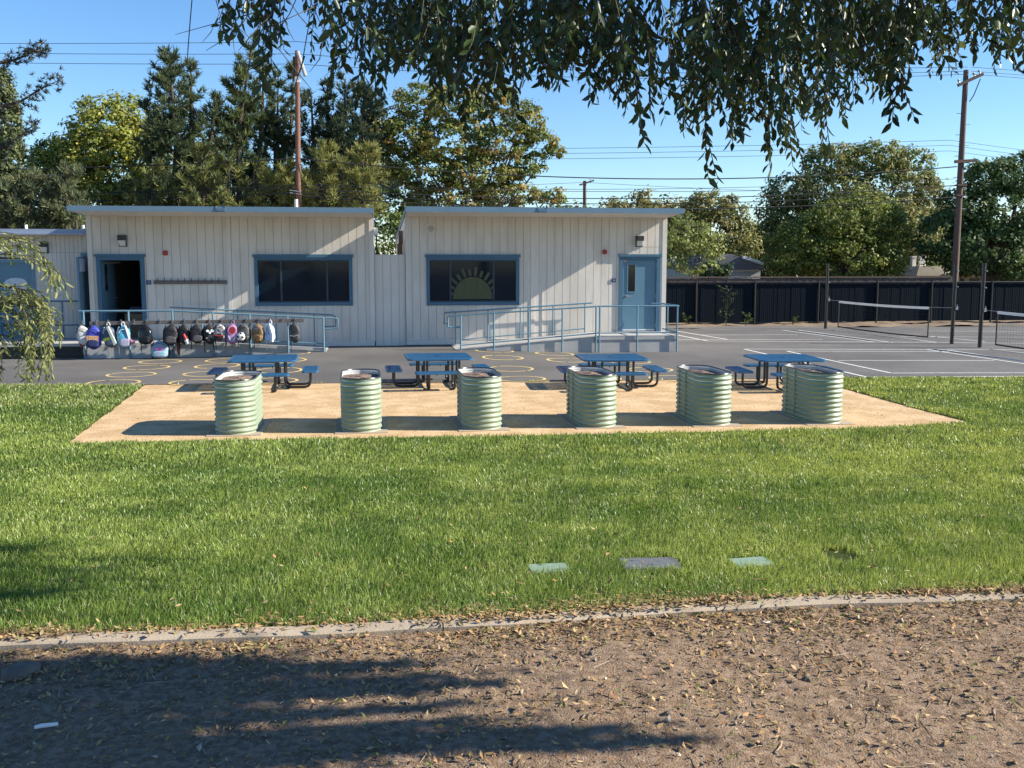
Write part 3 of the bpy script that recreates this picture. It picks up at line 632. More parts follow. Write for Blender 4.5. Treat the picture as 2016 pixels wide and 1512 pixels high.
# left dark ramp
o = empty('ramp', (0, 0, 0), 'dark skirted ramp with thin blue rails at the left building', 'ramp', 'wheelchair ramps to the classroom doors')
b = MB(); xl0 = X_at(-420); b.box(xl0, xa-.03, YO+.05, YL-.05, .28, .34, M_conc); b.box(xl0, xa-.03, YO+.08, YO+.12, -.05, .279, M_dark); b.box(xl0, xa-.03, YO+.04, YO+.078, .08, .10, M_black); b.box(xl0, xa-.03, YO+.045, YO+.079, .19, .20, M_black); b.box(xa-.10, xa-.03, YO+.13, YL-.06, -.05, .279, M_dark); b.build('ramp_deck', o)
YR = YL-.45
zt_, zm_, = PY(120, 593, YR).z, PY(120, 640, YR).z
rail(o, [(X_at(-420, YR), YR, zt_), (X_at(172, YR), YR, zt_)], .02, M_blue); rail(o, [(X_at(-420, YR), YR, zm_), (X_at(172, YR), YR, zm_)], .018, M_blue)
for px in (-140, -5, 127): b = MB(); b.tube([(X_at(px, YR), YR, .33), (X_at(px, YR), YR, zt_)], .02, M_blue); b.build('post', o, smooth=True)
# ------------------------------------------------------------------ coat rail on the ramp and backpacks
YB = YO-.09
zq = lambda px: PY(px, 636.5-(px-170)*5.7/430, YB).z
o = empty('coat_rail', (PY(170, 637, YB).x, YB, zq(170)), 'long grey hook board fixed along the outside of the ramp railing', 'coat rail')
b = MB(); ox = o.location
xA_, xB_ = PY(176, 637, YB).x, PY(598, 631, YB).x
v = []
for yy in (0, .02): v += [(xA_-ox.x, yy, zq(176)-ox.z-.045), (xB_-ox.x, yy, zq(598)-ox.z-.045), (xB_-ox.x, yy, zq(598)-ox.z+.04), (xA_-ox.x, yy, zq(176)-ox.z+.04)]
b.add(v, [(0,1,2,3), (4,7,6,5), (0,4,5,1), (1,5,6,2), (2,6,7,3), (3,7,4,0)], M_board); b.build('rail_board', o)
def zoom4(x): return 130+x/3.804
HK = [120, 225, 315, 412, 508, 600, 700, 795, 885, 978, 1072, 1165, 1255, 1347, 1438, 1528, 1622, 1712]
for hx in HK:
    k = MB(); px = zoom4(hx); x = PY(px, 635, YB).x-ox.x; z = zq(px)-ox.z; k.box(x-.018, x+.018, -.006, -.001, z-.03, z+.075, M_grey); hooks(k, [x], -.004, z+.02); k.build('hook', o)
BPM = {}
def cm(name, a, b=None, sc=9, rough=.55): return mat('bag_'+name, a, rough, b, sc, contrast=2.0, spec=.4)
c_white = cm('white', (.62, .60, .56), (.5, .48, .45)); c_navy = cm('navy', (.012, .022, .075), (.02, .03, .09)); c_royal = cm('royal', (.03, .045, .30), (.05, .06, .38)); c_orange = cm('orange', (.45, .16, .07), (.55, .35, .15), 20)
c_slate = cm('slate', (.06, .08, .13), (.09, .11, .15)); c_lime = cm('lime', (.30, .42, .05), (.2, .3, .04)); c_pale = cm('pale', (.55, .62, .48), (.65, .68, .62)); c_teal = cm('teal', (.05, .25, .42), (.10, .42, .55), 14); c_lilgrey = cm('lilgrey', (.20, .21, .30), (.27, .26, .36))
c_blk = cm('black', (.008, .008, .010), (.016, .016, .018)); c_char = cm('charcoal', (.035, .035, .04), (.06, .06, .065)); c_pink = cm('pink', (.60, .16, .24), (.5, .2, .3)); c_redd = cm('red', (.5, .03, .03)); c_aqua = cm('aqua', (.16, .50, .50), (.35, .20, .38), 16); c_purp = cm('purple', (.22, .06, .22), (.3, .15, .35), 12)
c_lil = cm('lilac', (.30, .17, .34), (.24, .14, .30)); c_mar = cm('maroon', (.28, .02, .04)); c_camo = cm('camo', (.02, .022, .02), (.16, .16, .15), 22); c_multi = cm('multi', (.03, .12, .05), (.36, .13, .05), 16); c_sky = cm('sky', (.30, .46, .70), (.42, .56, .78)); c_dgreen = cm('dark_green', (.02, .035, .022)); c_bwr = cm('geometric', (.55, .53, .52), (.05, .05, .06), 28); c_wht2 = cm('bright', (.75, .75, .75))
def bodymesh(w, h, d, m, n=14, k=20, bottom=.9, top=.45):
    """rounded bag body hanging down from z=0 to -h, back at y=0"""
    b = MB(); vs = []
    for i in range(n+1):
        t = i/n; z = -h*t; e = min(1, math.sin(math.pi*min(1, max(0, (t*.985+.008))))*1.7)**.5
        ww = w/2*(top+(1-top)*min(1, t*2.6)**.8)*e*(1 if t < .75 else 1-.10*(t-.75)*4*(1-bottom)*4); dd = d/2*(.55+.5*t)*e
        for j in range(k):
            a = 2*math.pi*j/k; ca, sa = math.cos(a), math.sin(a); q = .62
            x = ww*math.copysign(abs(ca)**q, ca); y = dd*math.copysign(abs(sa)**q, sa)
            wr = 1+.03*math.sin(7*t+3*a)+.02*math.sin(13*t-5*a)
            vs.append((x*wr, -d/2+y*wr, z))
    fs = [(i*k+j, i*k+(j+1) % k, (i+1)*k+(j+1) % k, (i+1)*k+j) for i in range(n) for j in range(k)]+[tuple(range(k)), tuple(range(n*k, (n+1)*k))[::-1]]
    b.add(vs, fs, m); return b
rb_ = random.Random(5)
def backpack(px, pyc, hpx, wpx, label, mb, mp, strap=c_blk, hang=True, tilt=0, straps=1, extra=None, side=0):
    s = SC(YB, px); h = hpx/s*1.0; w = wpx/s; ztop = zq(px)+.0 if hang else None; x = PY(px, pyc, YB).x
    if hang: loc = Vector((x, YB-.05, ztop))
    else: loc = Vector((x, YB-.05, PY(px, pyc-hpx/2, YB).z))
    q1, q2 = rb_.uniform(-4, 4), rb_.uniform(-20, 16)
    if hang: tilt += q1; side += q2
    o = empty('backpack', loc, label, 'backpack', 'school backpacks at the ramp rail'); o.rotation_euler = (0, R(tilt), R(side))
    d = min(.24, w*.75)
    z0 = -.045 if hang else 0; hh = h+z0
    body = bodymesh(w, hh, d, mb); body.v = [(a, b_, c+z0) for a, b_, c in body.v]; body.build('body', o, smooth=True)
    pk = bodymesh(w*.76, hh*.38, d*.36, mp, n=9, k=16, top=.85); pk.v = [(a, b_-d*.80, c-hh*.54+z0) for a, b_, c in pk.v]; pk.build('pocket', o, smooth=True)
    zp = MB(); zp.tube([(w*.36*math.cos(t), -d*.93-.012*0, z0-hh*.33+hh*.17*math.sin(t)) for t in np.linspace(.1, math.pi-.1, 10)], .006, strap, 5); zp.build('zip', o)
    lp = MB(); lp.tube([(-.035, -.03, z0-.02), (-.03, -.02, .0), (0, -.02, .03), (.03, -.02, .0), (.035, -.03, z0-.02)], .009, strap, 6); lp.build('handle_loop', o, smooth=True)
    for k in range(straps):
        sx = (-1 if k == 0 else 1)*w*.46; q = rb_.uniform(.10, .22)
        st = MB(); st.tube([(sx*.7, -d*.3, z0-.03), (sx*1.08, -d*.35, z0-hh*.3), (sx*1.14, -d*.3, z0-hh*.75), (sx*.95, -d*.3, z0-hh)], .014, strap, 6); st.tube([(sx*1.0, -d*.3, z0-hh*.9), (sx*1.05, -d*.3, z0-hh-q)], .009, strap, 5); st.build('strap', o, smooth=True)
    if extra: extra(o, w, hh, d, z0)
    return o
def patch(b, cx, cz, rx, rz, y, m, n=16): b.prism([(cx+rx*math.cos(a), cz+rz*math.sin(a)) for a in np.linspace(0, 2*math.pi, n, endpoint=False)], y-.012, y+.03, m)
def ex_white(o, w, h, d, z0):
    b = MB(); patch(b, .0, z0-h*.88, w*.42, h*.14, -d*.6, c_dgreen); patch(b, -w*.35, z0-h*.98, w*.18, h*.05, -d*.5, c_redd); b.build('hanging_jacket', o)
def ex_navy(o, w, h, d, z0):
    b = MB(); b.prism([(-w*.42, z0-h*.42), (w*.34, z0-h*.42), (w*.30, z0-h*.62), (-w*.40, z0-h*.62)], -d*1.06, -d*.8, c_orange); p = b.build('orange_panel', o)
    text('GG', .11, (-.01, -d*1.07, z0-h*.52), mat('cream_letter', (.7, .5, .3), .6), o)
def ex_band(m):
    def f(o, w, h, d, z0):
        b = MB(); b.prism([(-w*.42, z0-h*.55), (w*.30, z0-h*.50), (w*.32, z0-h*.62), (-w*.42, z0-h*.68)], -d*1.1, -d*.8, m); b.build('colour_band', o)
        b = MB(); b.prism([(w*.02, z0-h*.05), (w*.20, z0-h*.05), (w*.52, z0-h*.85), (w*.30, z0-h*.92)], -d*1.12, -d*.85, c_pale); b.build('wide_strap', o)
    return f
def ex_bottle(o, w, h, d, z0):
    b = MB(); b.tube([(w*.18, -d*1.02, z0-h*.75), (w*.02, -d*1.05, z0-h*.48)], [.035, .03], c_redd, 10); b.tube([(w*.34, -d*1.02, z0-h*.98), (w*.2, -d*1.05, z0-h*.76)], [.05, .05], c_wht2, 12); b.build('shoe_pouch', o, smooth=True)
def ex_star(o, w, h, d, z0):
    b = MB(); patch(b, -w*.18, z0-h*.33, w*.12, h*.06, -d*.98, c_wht2); patch(b, w*.2, z0-h*.33, w*.14, h*.07, -d*.98, c_wht2); patch(b, 0, z0-h*.42, w*.09, h*.06, -d*.98, c_wht2); b.prism([(-w*.35, z0-h*.66), (w*.40, z0-h*.66), (w*.42, z0-h*.69), (-w*.35, z0-h*.69)], -d*1.1, -d*.8, c_white); b.build('white_pattern', o)
def ex_shark(o, w, h, d, z0):
    b = MB(); b.prism([(w*.36*math.cos(a), z0-h*.30+h*.22*math.sin(a)) for a in np.linspace(0, 2*math.pi, 18, endpoint=False)], -d*.985, -d*.6, mat('bag_rose', (.62, .30, .40), .6)); b.prism([(w*.27*math.cos(a), z0-h*.31+h*.17*math.sin(a)) for a in np.linspace(0, 2*math.pi, 18, endpoint=False)], -d*1.0, -d*.7, c_mar); b.build('mouth_panel', o)
    b = MB()
    for sg in (-1, 1): b.prism([(sg*w*.05, z0-h*.80), (sg*w*.22, z0-h*.62), (sg*w*.30, z0-h*.56), (sg*w*.28, z0-h*.66), (sg*w*.12, z0-h*.82)], -d*1.14, -d*.8, c_wht2)
    b.build('white_fins', o)
def ex_ball(o, w, h, d, z0):
    bm_ = bmesh.new(); bmesh.ops.create_icosphere(bm_, subdivisions=3, radius=.105); me = bpy.data.meshes.new('football'); 
    ico = [Vector(v) for v in ((0,1,1.618),(0,-1,1.618),(0,1,-1.618),(0,-1,-1.618),(1,1.618,0),(-1,1.618,0),(1,-1.618,0),(-1,-1.618,0),(1.618,0,1),(-1.618,0,1),(1.618,0,-1),(-1.618,0,-1))]
    ico = [v.normalized() for v in ico]
    for f in bm_.faces:
        c = f.calc_center_median().normalized(); f.material_index = 1 if max(c.dot(v) for v in ico) > .945 else 0; f.smooth = True
    bm_.to_mesh(me); bm_.free(); me.materials.append(c_wht2); me.materials.append(c_blk); q = bpy.data.objects.new('football', me); C.objects.link(q); q.parent = o; q.location = (-.03, -d*.95, z0-h*.68)
def ex_multi(o, w, h, d, z0):
    b = MB(); patch(b, -w*.05, z0-h*.22, w*.22, h*.13, -d*.8, c_bwr); b.build('patterned_top', o)
def ex_pinkt(o, w, h, d, z0):
    b = MB(); b.tube([(w*.40, -d*.9, z0-h*.62), (w*.66, -d, z0-h*.78)], [.03, .055], c_pink, 10); b.build('pink_pouch', o, smooth=True); b = MB(); b.prism([(w*.1, z0-h*.02), (w*.25, z0-h*.02), (w*.52, z0-h*.7), (w*.36, z0-h*.72)], -d*1.0, -d*.7, c_wht2); b.build('wide_strap', o)
def ex_mouth(o, w, h, d, z0):
    b = MB(); b.prism([(-w*.33, z0-h*.38), (w*.30, z0-h*.38), (w*.12, z0-h*.55), (-w*.08, z0-h*.58)], -d*1.02, -d*.7, c_purp); b.build('purple_panel', o)
def ex_sky(o, w, h, d, z0):
    b = MB(); b.prism([(w*.05, z0-h*.05), (w*.25, z0-h*.05), (w*.5, z0-h*.6), (w*.42, z0-h*.96), (w*.22, z0-h*.96), (w*.26, z0-h*.6)], -d*1.1, -d*.7, c_wht2); b.build('white_strap', o)
    b = MB(); b.tube([(-.05, -d*1.02, z0-h*.18), (-.065, -d*1.05, z0-h*.42), (0, -d*1.05, z0-h*.5)], .012, c_wht2, 6); b.build('cord', o)
def ex_line(m):
    def f(o, w, h, d, z0):
        b = MB(); b.tube([(-w*.32, -d*1.1, z0-h*.62), (0, -d*1.16, z0-h*.66), (w*.34, -d*1.1, z0-h*.63)], .01, m, 6); b.build('piping', o)
    return f
Z4 = lambda x, y: (130+x/3.804, 580+y/3.804)
def bp(x, y, h, w, *a, **k): px, py = Z4(x, y); return backpack(px, py, h/3.804, w/3.804, *a, **k)
bp(122, 300, 165, 95, 'off-white backpack with dark green jacket under it, leftmost on the rail', c_white, c_white, c_char, tilt=-14, extra=ex_white)
bp(225, 300, 195, 108, 'navy and royal blue backpack with an orange lettered panel', c_royal, c_navy, c_navy, extra=ex_navy)
bp(326, 300, 185, 92, 'slate grey backpack with lime green band and pale strap', c_slate, c_slate, c_pale, tilt=-6, extra=ex_band(c_lime))
bp(435, 305, 195, 95, 'blue and white backpack with a pink pouch on its side', c_teal, c_lilgrey, c_wht2, tilt=-4, extra=ex_pinkt)
bp(608, 290, 165, 105, 'glossy black backpack hanging alone above the teal patterned one', mat('glossy_black', (.01, .01, .012), .22), c_blk, c_blk, tilt=-4)
bp(715, 408, 140, 128, 'teal and purple patterned backpack standing on the ground', c_aqua, c_aqua, c_blk, hang=False, straps=2, extra=ex_mouth)
bp(795, 285, 170, 105, 'plain black backpack just right of the one on the ground', c_blk, c_char, c_blk, straps=2)
bp(887, 290, 165, 82, 'black backpack with a red and white pouch in front', c_blk, c_blk, c_blk, extra=ex_bottle)
bp(978, 285, 160, 95, 'black backpack with grey lower pocket beside the white marked one', c_blk, c_char, c_blk, tilt=2)
bp(1070, 285, 165, 88, 'black backpack with white marks and a pale stripe across it', c_blk, c_blk, c_blk, straps=2, extra=ex_star)
bp(1165, 275, 150, 92, 'grey and white geometric backpack with a red line on black pocket', c_bwr, c_blk, c_blk, straps=2, extra=ex_line(c_redd))
bp(1255, 285, 170, 88, 'lilac backpack with a dark red open mouth design', c_lil, c_lil, c_lil, extra=ex_shark)
bp(1348, 280, 160, 92, 'dark camouflage backpack with a black and white football on it', c_camo, c_blk, c_blk, straps=2, extra=ex_ball)
bp(1450, 275, 165, 92, 'green and orange patterned backpack with spotted top', c_multi, c_multi, c_navy, straps=1, extra=ex_multi)
bp(1537, 275, 160, 78, 'pale sky blue backpack with a broad white strap', c_sky, c_sky, c_wht2, tilt=-3, extra=ex_sky)
bp(1716, 275, 165, 82, 'charcoal backpack hanging apart at the right end of the rail', c_char, c_char, c_blk, tilt=-2, extra=ex_line(c_bwr))
o = empty('umbrella', PY(352, 676, YB), 'closed black umbrella leaning against the ramp side below the black backpack', 'umbrella')
b = MB(); b.tube([(0, -.02, .06), (0, -.02, -.28)], [.03, .018], c_blk, 8); b.build('folded_canopy', o, smooth=True); b = MB(); b.tube([(.0, -.03, .0), (0, -.025, -.18)], [.022, .02], c_mar, 8); b.build('red_strap', o)
# ------------------------------------------------------------------ planters
def planter_mesh(o, L=1.25, Wd=.53, H=.69):
    r = Wd/2; n = 26; nr = 10
    def outline(rad):
        pts = []
        for k in range(n+1): a = math.pi+math.pi*k/n; pts.append((rad*math.cos(a), -(L/2-r)+rad*math.sin(a)))
        pts += [(rad, t) for t in np.linspace(-(L/2-r), (L/2-r), 5)[1:-1]]
        for k in range(n+1): a = math.pi*k/n; pts.append((rad*math.cos(a), (L/2-r)+rad*math.sin(a)))
        pts += [(-rad, t) for t in np.linspace((L/2-r), -(L/2-r), 5)[1:-1]]
        return pts
    b = MB(); prof = []; nz = nr*10
    amp = .0095
    for i in range(nz+1):
        z = .015+(H-.05)*i/nz; prof.append((r-amp+amp*math.cos(2*math.pi*(i/10.0)+math.pi), z))
    prof.append((r-amp, H-.025)); prof.append((r-amp, H))
    prof = [(r-amp, 0)]+prof
    vs = []; k = len(outline(r))
    for rad, z in prof: vs += [(x, y, z) for x, y in outline(rad)]
    fs = [(i*k+j, i*k+(j+1) % k, (i+1)*k+(j+1) % k, (i+1)*k+j) for i in range(len(prof)-1) for j in range(k)]
    b.add(vs, fs, M_plant); b.build('corrugated_wall', o, smooth=True)
    li = MB(); vs = []
    for z in (H-.12, H-.002): vs += [(x, y, z) for x, y in outline(r-amp-.008)]
    li.add(vs, [(j, k+j, k+(j+1) % k, (j+1) % k) for j in range(k)], M_plant); li.m = [mat('galvanised_inside', (.62, .64, .65), .3, metal=.3)]; li.build('inner_wall', o, smooth=True)
    rm_ = MB(); vs = []; pr = []
    for t in range(8): a = 2*math.pi*t/8; pr.append((.010*math.cos(a), .009*math.sin(a)))
    for (dr, dz) in pr: vs += [(x, y, H+dz) for x, y in outline(r-amp-.003+dr)]
    rm_.add(vs, [(i*k+j, i*k+(j+1) % k, ((i+1) % 8)*k+(j+1) % k, ((i+1) % 8)*k+j) for i in range(8) for j in range(k)], M_capw); rm_.build('rim_cap', o, smooth=True)
    # soil: fan grid with bumps
    so_ = MB(); vs = [(0, 0, H-.045)]; rr_ = random.Random(2); rings_ = 9
    for q in range(1, rings_+1):
        for (x, y) in outline(r-amp-.009):
            f = q/rings_; vs.append((x*f, y*f, H-.062+.022*(1-f)+rr_.uniform(-.004, .004)))
    fs = [(0, 1+j, 1+(j+1) % k) for j in range(k)]+[(1+(q-1)*k+j, 1+q*k+j, 1+q*k+(j+1) % k, 1+(q-1)*k+(j+1) % k) for q in range(1, rings_) for j in range(k)]
    so_.add(vs, fs, M_psoil); so_.build('soil', o)
    se = MB()
    for y in (-.02, .27): se.box(-r-.002, -r+.012, y-.012, y+.012, .02, H-.02, M_plant)
    for i in range(nr): se.tube([(-r-.005, -.02, .045+i*(H-.05)/nr), (-r+.002, -.02, .045+i*(H-.05)/nr)], .007, M_black, 6)
    se.build('seam_strip', o)
    pd = MB(); pd.box(-Wd/2-.075, Wd/2+.075, -L/2-.03, L/2+.05, -.02, .002, mat('dusty_slab', (.40, .31, .21), .9, (.33, .27, .20), 4, .3, 60)); pd.build('footing_slab', o, bevel=.004)
PLL = ['leftmost green corrugated planter, seen beside the left picnic table', 'green corrugated planter standing alone between the first two tables, seen end on', 'third green corrugated planter from the left, at the right of the second table',
       'fourth green corrugated planter from the left, in front of the third table', 'fifth green corrugated planter, just left of the rightmost table', 'rightmost green corrugated planter, nearest the right lawn']
CH = [(460, 857), (712, 852), (954, 847), (1184, 842.5), (1413, 838.5), (1635, 835)]
pl0 = None
def tree_copy(o, loc, rz, label):
    c = o.copy(); C.objects.link(c); c.location = loc; c.rotation_euler = (0, 0, rz); c['label'] = label
    for ch in list(o.children):
        d_ = ch.copy(); C.objects.link(d_); d_.parent = c
        for g2 in ch.children: e_ = g2.copy(); C.objects.link(e_); e_.parent = d_
    return c
for i, ((px, py), lb_) in enumerate(zip(CH, PLL)):
    p = P(px, py, 0); ang = R((.2, .9, .9, 1.0, .2, -.2)[i]); c = Vector((-math.sin(ang)*.62, math.cos(ang)*.625, 0)); loc = Vector((p.x, p.y, 0))+c
    if i == 0:
        pl0 = empty('raised_planter', loc, lb_, 'planter', 'corrugated raised planters in a row', ang); planter_mesh(pl0)
    else: tree_copy(pl0, loc, ang, lb_)
# ------------------------------------------------------------------ tables
def lattice(b, x0, x1, y0, y1, z, pitch=.0235, bar=.0095, th=.005, frame=.035, m=M_tblue):
    fx0, fx1, fy0, fy1 = x0+frame, x1-frame, y0+frame, y1-frame
    n = int((fx1-fx0)/pitch)
    for i in range(1, n): x = fx0+(fx1-fx0)*i/n; b.box(x-bar/2, x+bar/2, fy0, fy1, z-th, z-.0008, m)
    n = int((fy1-fy0)/pitch)
    for i in range(1, n): y = fy0+(fy1-fy0)*i/n; b.box(fx0, fx1, y-bar/2, y+bar/2, z-th-.0005, z, m)
def rrect(x0, x1, y0, y1, r, n=6):
    p = []
    for cx_, cy_, a0 in ((x1-r, y1-r, 0), (x0+r, y1-r, 90), (x0+r, y0+r, 180), (x1-r, y0+r, 270)):
        for k in range(n+1): a = R(a0+90*k/n); p.append((cx_+r*math.cos(a), cy_+r*math.sin(a)))
    return p
def rimmed(o, x0, x1, y0, y1, z, name, r=.06, th=.034, frame=.035, parent=None):
    b = MB(); outer = rrect(x0, x1, y0, y1, r); inner = rrect(x0+frame, x1-frame, y0+frame, y1-frame, .012); n = len(outer)
    top = rrect(x0+.008, x1-.008, y0+.008, y1-.008, r-.006)
    vs = [(x, y, z-th) for x, y in outer]+[(x, y, z-.006) for x, y in outer]+[(x, y, z+.001) for x, y in top]+[(x, y, z+.001) for x, y in inner]+[(x, y, z-th) for x, y in inner]
    fs = []
    for a in range(4): fs += [(a*n+j, a*n+(j+1) % n, (a+1)*n+(j+1) % n, (a+1)*n+j) for j in range(n)]
    fs += [(4*n+j, 4*n+(j+1) % n, (j+1) % n, j) for j in range(n)]
    b.add(vs, fs, M_tblue); lattice(b, x0, x1, y0, y1, z-.001, frame=frame)
    return b.build(name, parent or o)
def arc_path(pts, rad=.09, n=5):
    out = [Vector(pts[0])]
    for i in range(1, len(pts)-1):
        a, b, c = Vector(pts[i-1]), Vector(pts[i]), Vector(pts[i+1]); u = (a-b).normalized(); w = (c-b).normalized()
        for k in range(n+1):
            t = k/n; out.append((b+u*rad)*(1-t)**2+b*2*t*(1-t)+(b+w*rad)*t**2)
    out.append(Vector(pts[-1])); return out
def table_mesh(o):
    HT = .53; hs_ = .575
    tt = rimmed(o, -hs_, hs_, -hs_, hs_, HT, 'tabletop', r=.09)
    hb_ = MB(); hb_.tube([(0, 0, HT-.004), (0, 0, HT+.002)], .045, M_tblue, 16); hb_.tube([(.055*math.cos(t), .055*math.sin(t), HT+.001) for t in np.linspace(0, 2*math.pi, 17)], .004, M_tleg, 5); hb_.build('umbrella_cap', tt)
    for k in range(4):
        Mr = Matrix.Rotation(k*math.pi/2, 4, 'Z')
        # seat along local Y, at +X
        bb_ = MB(); SH = .325; x0, x1, y0, y1 = .655, .93, -.46, .46
        before = len(C.objects)
        st = rimmed(None, x0, x1, y0, y1, SH, 'seat', r=.05, parent=o)
        for v_ in st.data.vertices: v_.co = Mr @ v_.co
        for sy in (-.22, .22):
            lg = MB(); path = arc_path([(.79, sy, SH-.03), (.79, sy, .025), (.36, sy, .025), (.36, sy, HT-.03)], .10)
            lg.tube([Mr @ p_ for p_ in path], .021, M_tleg, 10); lg.build('leg', o, smooth=True)
        br = MB(); br.tube([Mr @ Vector((.79, -.24, SH-.035)), Mr @ Vector((.79, .24, SH-.035))], .014, M_tleg, 8); br.tube([Mr @ Vector((.36, -.22, HT-.05)), Mr @ Vector((.36, .22, HT-.05))], .016, M_tleg, 8)
        br.tube([Mr @ Vector((.66, -.1, SH-.04)), Mr @ Vector((.92, -.1, SH-.04))], .012, M_tleg, 8); br.tube([Mr @ Vector((.66, .1, SH-.04)), Mr @ Vector((.92, .1, SH-.04))], .012, M_tleg, 8)
        br.build('brace', o, smooth=True)
TL = [('blue perforated square picnic table at the left, behind the leftmost planter', 520, 703, 2.5), ('blue perforated picnic table between the second and third planters', 862, 699.5, 1.6),
      ('blue perforated picnic table behind the fourth planter from the left', 1203, 701, -2.9), ('rightmost blue perforated picnic table between the last two planters', 1543, 702, -4.3)]
tb0 = None
for i, (lb_, px, py, a) in enumerate(TL):
    p = P(px, py, .53); loc = (p.x, p.y, -.008)
    if i == 0: tb0 = empty('picnic_table', loc, lb_, 'picnic table', 'small blue picnic tables on the gravel', R(a)); table_mesh(tb0)
    else: tree_copy(tb0, loc, R(a), lb_)
# ------------------------------------------------------------------ court nets
def net_post(px, pyb, label):
    p = P(px, pyb); o = empty('net_post', (p.x, p.y, 0), label, 'net post', 'black net posts on the court')
    b = MB(); b.tube([(0,0,0),(0,0,2.15)], .05, M_black, 14); b.build('pole', o, smooth=True)
    b = MB(); b.tube([(0,0,2.15),(0,0,2.18)], .054, M_black, 14); b.build('cap', o, smooth=True)
    for z in (1.98, 1.55, 1.0): b = MB(); b.tube([(.03,-.03,z),(.06,-.065,z)], .016, M_grey, 8); b.build('eye_bolt', o)
    b = MB(); b.tube([(.04,-.03,.25),(.06,-.06,.25)], .014, M_grey, 8); b.build('eye_bolt', o)
    b = MB(); b.box(.03, .10, -.06, .0, .93, 1.02, M_grey); b.tube([(.08,-.05,1.0),(.04,-.09,1.08)], .01, M_grey, 6); b.build('winch', o)
    return p
pA = net_post(1625, 647, 'black net post nearest the fence, at the far end of the full net')
pB = net_post(1873.5, 677, 'black net post at the near end of the full net, below the utility pole')
pC = net_post(1928.5, 684, 'black net post at the right holding the cut off net')
def net(a, b_, f0, f1, label, ht=.98, hb=.12, sag=.05):
    a = Vector(a); d = Vector(b_)-a; o = empty('court_net', a, label, 'net')
    q = lambda f, z: d*f+Vector((0, 0, z-sag*4*f*(1-f)))
    b = MB(); N_ = 14
    for i in range(N_):
        fa_, fb2 = f0+(f1-f0)*i/N_, f0+(f1-f0)*(i+1)/N_
        A_, B_ = q(fa_, ht), q(fb2, ht); n_ = Vector((-d.y, d.x, 0)).normalized()*.008
        b.add([A_+n_+Vector((0,0,-.06)), B_+n_+Vector((0,0,-.06)), B_+n_+Vector((0,0,.01)), A_+n_+Vector((0,0,.01)), A_-n_+Vector((0,0,-.06)), B_-n_+Vector((0,0,-.06)), B_-n_+Vector((0,0,.01)), A_-n_+Vector((0,0,.01))], [(0,1,2,3),(4,7,6,5),(3,2,6,7),(0,4,5,1)], M_tape)
    b.build('top_tape', o)
    b = MB(); b.tube([q(0, ht), q(f0, ht)], .008, M_grey, 6); b.tube([q(f1, ht), q(1, ht)], .008, M_grey, 6); b.build('tension_cord', o)
    b = MB(); b.tube([q(f0+(f1-f0)*i/10, hb+.02) for i in range(11)], .022, M_net, 6); b.tube([q(f0, ht-.05), q(f0, hb)], .018, M_net, 6); b.tube([q(f1, ht-.05), q(f1, hb)], .018, M_net, 6); b.build('net_border', o)
    b = MB(); L_ = d.length*(f1-f0); nv = int(L_/.10); 
    for i in range(1, nv): f = f0+(f1-f0)*i/nv; b.tube([q(f, ht-.06), q(f, hb+.02)], .0016, M_net, 3, cap=False)
    for j in range(1, 8): z = hb+(ht-hb)*j/8; b.tube([q(f0+(f1-f0)*i/10, z) for i in range(11)], .0016, M_net, 3, cap=False)
    b.build('net_mesh', o)
net((pA.x, pA.y, 0), (pB.x, pB.y, 0), .12, .84, 'court net with white top tape strung between the two left posts')
dd_ = (pB-pA); net((pC.x, pC.y, 0), (pC.x+dd_.x*1.0, pC.y+dd_.y*.9, 0), .10, .86, 'court net with white tape cut off by the right edge')
# ------------------------------------------------------------------ far fence
o = empty('slatted_fence', (0, YF, 0), 'long dark chain link fence with vertical privacy slats behind the court', 'fence')
xf0 = PY(1180, 600, YF).x; xf1 = PY(3300, 600, YF).x; zf = PY(1500, 556, YF).z
nsl = int((xf1-xf0)/.075)
b = MB(); rs_ = random.Random(8)
for i in range(nsl):
    x = xf0+(xf1-xf0)*i/nsl; dy = rs_.uniform(-.006, .006); b.box(x+.006, x+.068, dy, dy+.012, .05, zf-.02+rs_.uniform(-.01, .01), M_slat)
b.box(xf0, xf1, .02, .03, .05, zf-.03, mat('slat_back', (.006, .009, .014), .8)); b.build('slat_panel', o)['kind'] = 'stuff'
for px in (1241, 1370, 1485, 1610, 1725, 1832, 1950, 2080, 2200, 2330): x = PY(px, 600, YF).x; b = MB(); b.tube([(x, -.04, -.05), (x, -.04, zf+.05)], .035, M_black, 8); b.build('fence_post', o, smooth=True)
b = MB(); b.tube([(xf0, -.04, zf), (xf1, -.04, zf)], .022, M_black, 8); b.build('top_rail', o, smooth=True)
YF2 = YF+1.2; zf2 = PY(1500, 544.5, YF2).z; xg1 = PY(1872, 600, YF2).x
b = MB(); x = PY(1180, 600, YF2).x; r = random.Random(4)
o = empty('board_fence', (0, YF2, 0), 'weathered brown board fence just showing above the dark slats', 'fence')
while x < xg1: w = .14; b.box(x, x+w-.006, r.uniform(0, .01), .02+r.uniform(0, .01), 0, zf2-.07+r.uniform(-.015, .01), M_fwood); x += w
b.build('boards', o); b = MB(); b.box(PY(1180, 600, YF2).x, xg1, -.03, .05, zf2-.05, zf2, M_fwood); b.build('cap_rail', o)
